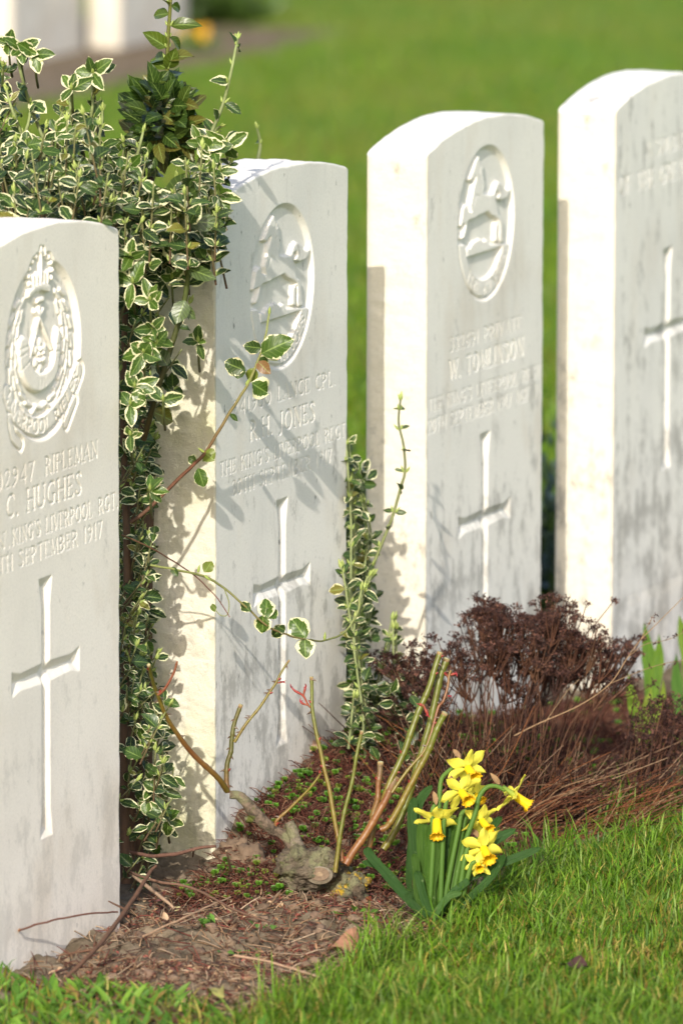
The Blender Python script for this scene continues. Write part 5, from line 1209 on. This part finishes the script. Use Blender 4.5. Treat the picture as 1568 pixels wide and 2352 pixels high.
def twig(pts, r, col, lab, z=.010, br=()):
    P = []
    for x, y, dz in pts:
        q = onz(x, y, dz); P.append(q)
    P = smooth_path(P, 6); c = P[0].copy(); s_ = Soup(); tube(s_, P - c + .0008 * np.stack([vn(P, 60, 1), vn(P, 60, 2), vn(P, 60, 3)], 1), r, 6, col=col, bump=.12)
    for q in br:
        Q = smooth_path([onz(x, y, dz) for x, y, dz in q], 4); tube(s_, Q - c, [r[-1] * .9, r[-1] * .5], 5, col=col)
    o = s_.build('twig', M_dead); o.location = c; tag(o, lab, 'twig', 'fallen twigs on the bed')
twig([(285, 1955, .045), (340, 1965, .045), (400, 1963, .05), (450, 1950, .055), (495, 1944, .06)], [.0022, .0022, .0016], (.16, .09, .07), 'brown twig reaching from the climber to the foot of the R.H. JONES stone', br=[[(445, 1952, .055), (443, 1968, .04)]])
twig([(285, 1992, .030), (330, 2030, .024), (375, 2065, .016), (400, 2085, .010)], [.0020, .0022, .0014], (.40, .30, .22), 'pale straw twig slanting down to the right from the corner of the nearest stone')
twig([(295, 2000, .03), (345, 2020, .03), (440, 2040, .025), (530, 2085, .02), (620, 2120, .015)], [.0016, .0016, .0010], (.18, .11, .08), 'long thin dark twig running right towards the rose stump')
twig([(150, 2250, .004), (220, 2180, .02), (290, 2090, .03), (340, 2010, .045), (358, 1990, .05)], [.0022, .0026, .0016], (.16, .09, .06), 'dark forked twig rising in front of the nearest stone', br=[[(290, 2090, .03), (250, 2070, .03)], [(220, 2180, .02), (130, 2195, .015)]])
twig([(30, 2190, .003), (36, 2155, .02), (44, 2134, .035)], [.0014, .0012], (.50, .33, .20), 'short straw stalk upright against the nearest stone')
twig([(44, 2136, .035), (120, 2115, .035), (200, 2100, .03), (270, 2095, .02)], [.0012, .0010], (.22, .10, .07), 'thin reddish stalk leaning along the foot of the nearest stone')
twig([(330, 2150, .01), (440, 2100, .02), (530, 2060, .02)], [.0014, .0010], (.42, .30, .21), 'pale crossing stalk on the litter left of the stump')
twig([(540, 2195, .01), (620, 2210, .012), (735, 2245, .010)], [.0016, .0012], (.46, .33, .24), 'pale stalk lying flat near the lawn edge')
twig([(530, 2000, .02), (524, 1970, .05), (520, 1955, .062)], [.0016, .0008], (.50, .38, .26), 'straw stub standing by the soil clod')

# ------------------------------------------------------------------ distant bed plants
bp = onz(448, 118, 0); s_ = Soup(); fl = Soup()
fp = thing('crocus_clump', bp, 'blurred orange yellow flower clump in the distant bed', 'flowers')
for k in range(60):
    leaf(s_, bp + [random.gauss(0, .02), random.gauss(0, .02), 0], nz([random.gauss(0, .4), random.gauss(0, .4), 1]), CAMD, random.uniform(.03, .06), .006, jit((.08, .15, .03)), 0)
for k in range(26):
    leaf(fl, bp + [random.gauss(0, .018), random.gauss(0, .018), random.uniform(.015, .04)], nz([random.gauss(0, .5), random.gauss(0, .5), 1]), CAMD, .022, .014, jit((.75, .42, .03)), 0)
part(s_, 'leaves', M_green, fp); part(fl, 'flowers', M_petal, fp)
for (dx, dy, lab) in [(372, 70, 'blurred dark green bedding plant beside the second far headstone'), (520, 50, 'blurred low plant in the far bed right of the orange flowers')]:
    bp = onz(dx, dy, 0); s_ = Soup(); pl = thing('bedding_plant', bp, lab, 'plant', 'blurred plants in the distant bed')
    for k in range(260):
        q = np.array([random.gauss(0, .05), random.gauss(0, .025), abs(random.gauss(0, .022))])
        leaf(s_, bp + q, nz(q + [0, 0, .03] + .02 * rv()), nz(CAMD + rv()), .05, .022, jit((.055, .10, .025), .3), 0)
    part(s_, 'foliage', M_green, pl)

bp = onz(1262, 1420, 0) ; s_ = Soup()
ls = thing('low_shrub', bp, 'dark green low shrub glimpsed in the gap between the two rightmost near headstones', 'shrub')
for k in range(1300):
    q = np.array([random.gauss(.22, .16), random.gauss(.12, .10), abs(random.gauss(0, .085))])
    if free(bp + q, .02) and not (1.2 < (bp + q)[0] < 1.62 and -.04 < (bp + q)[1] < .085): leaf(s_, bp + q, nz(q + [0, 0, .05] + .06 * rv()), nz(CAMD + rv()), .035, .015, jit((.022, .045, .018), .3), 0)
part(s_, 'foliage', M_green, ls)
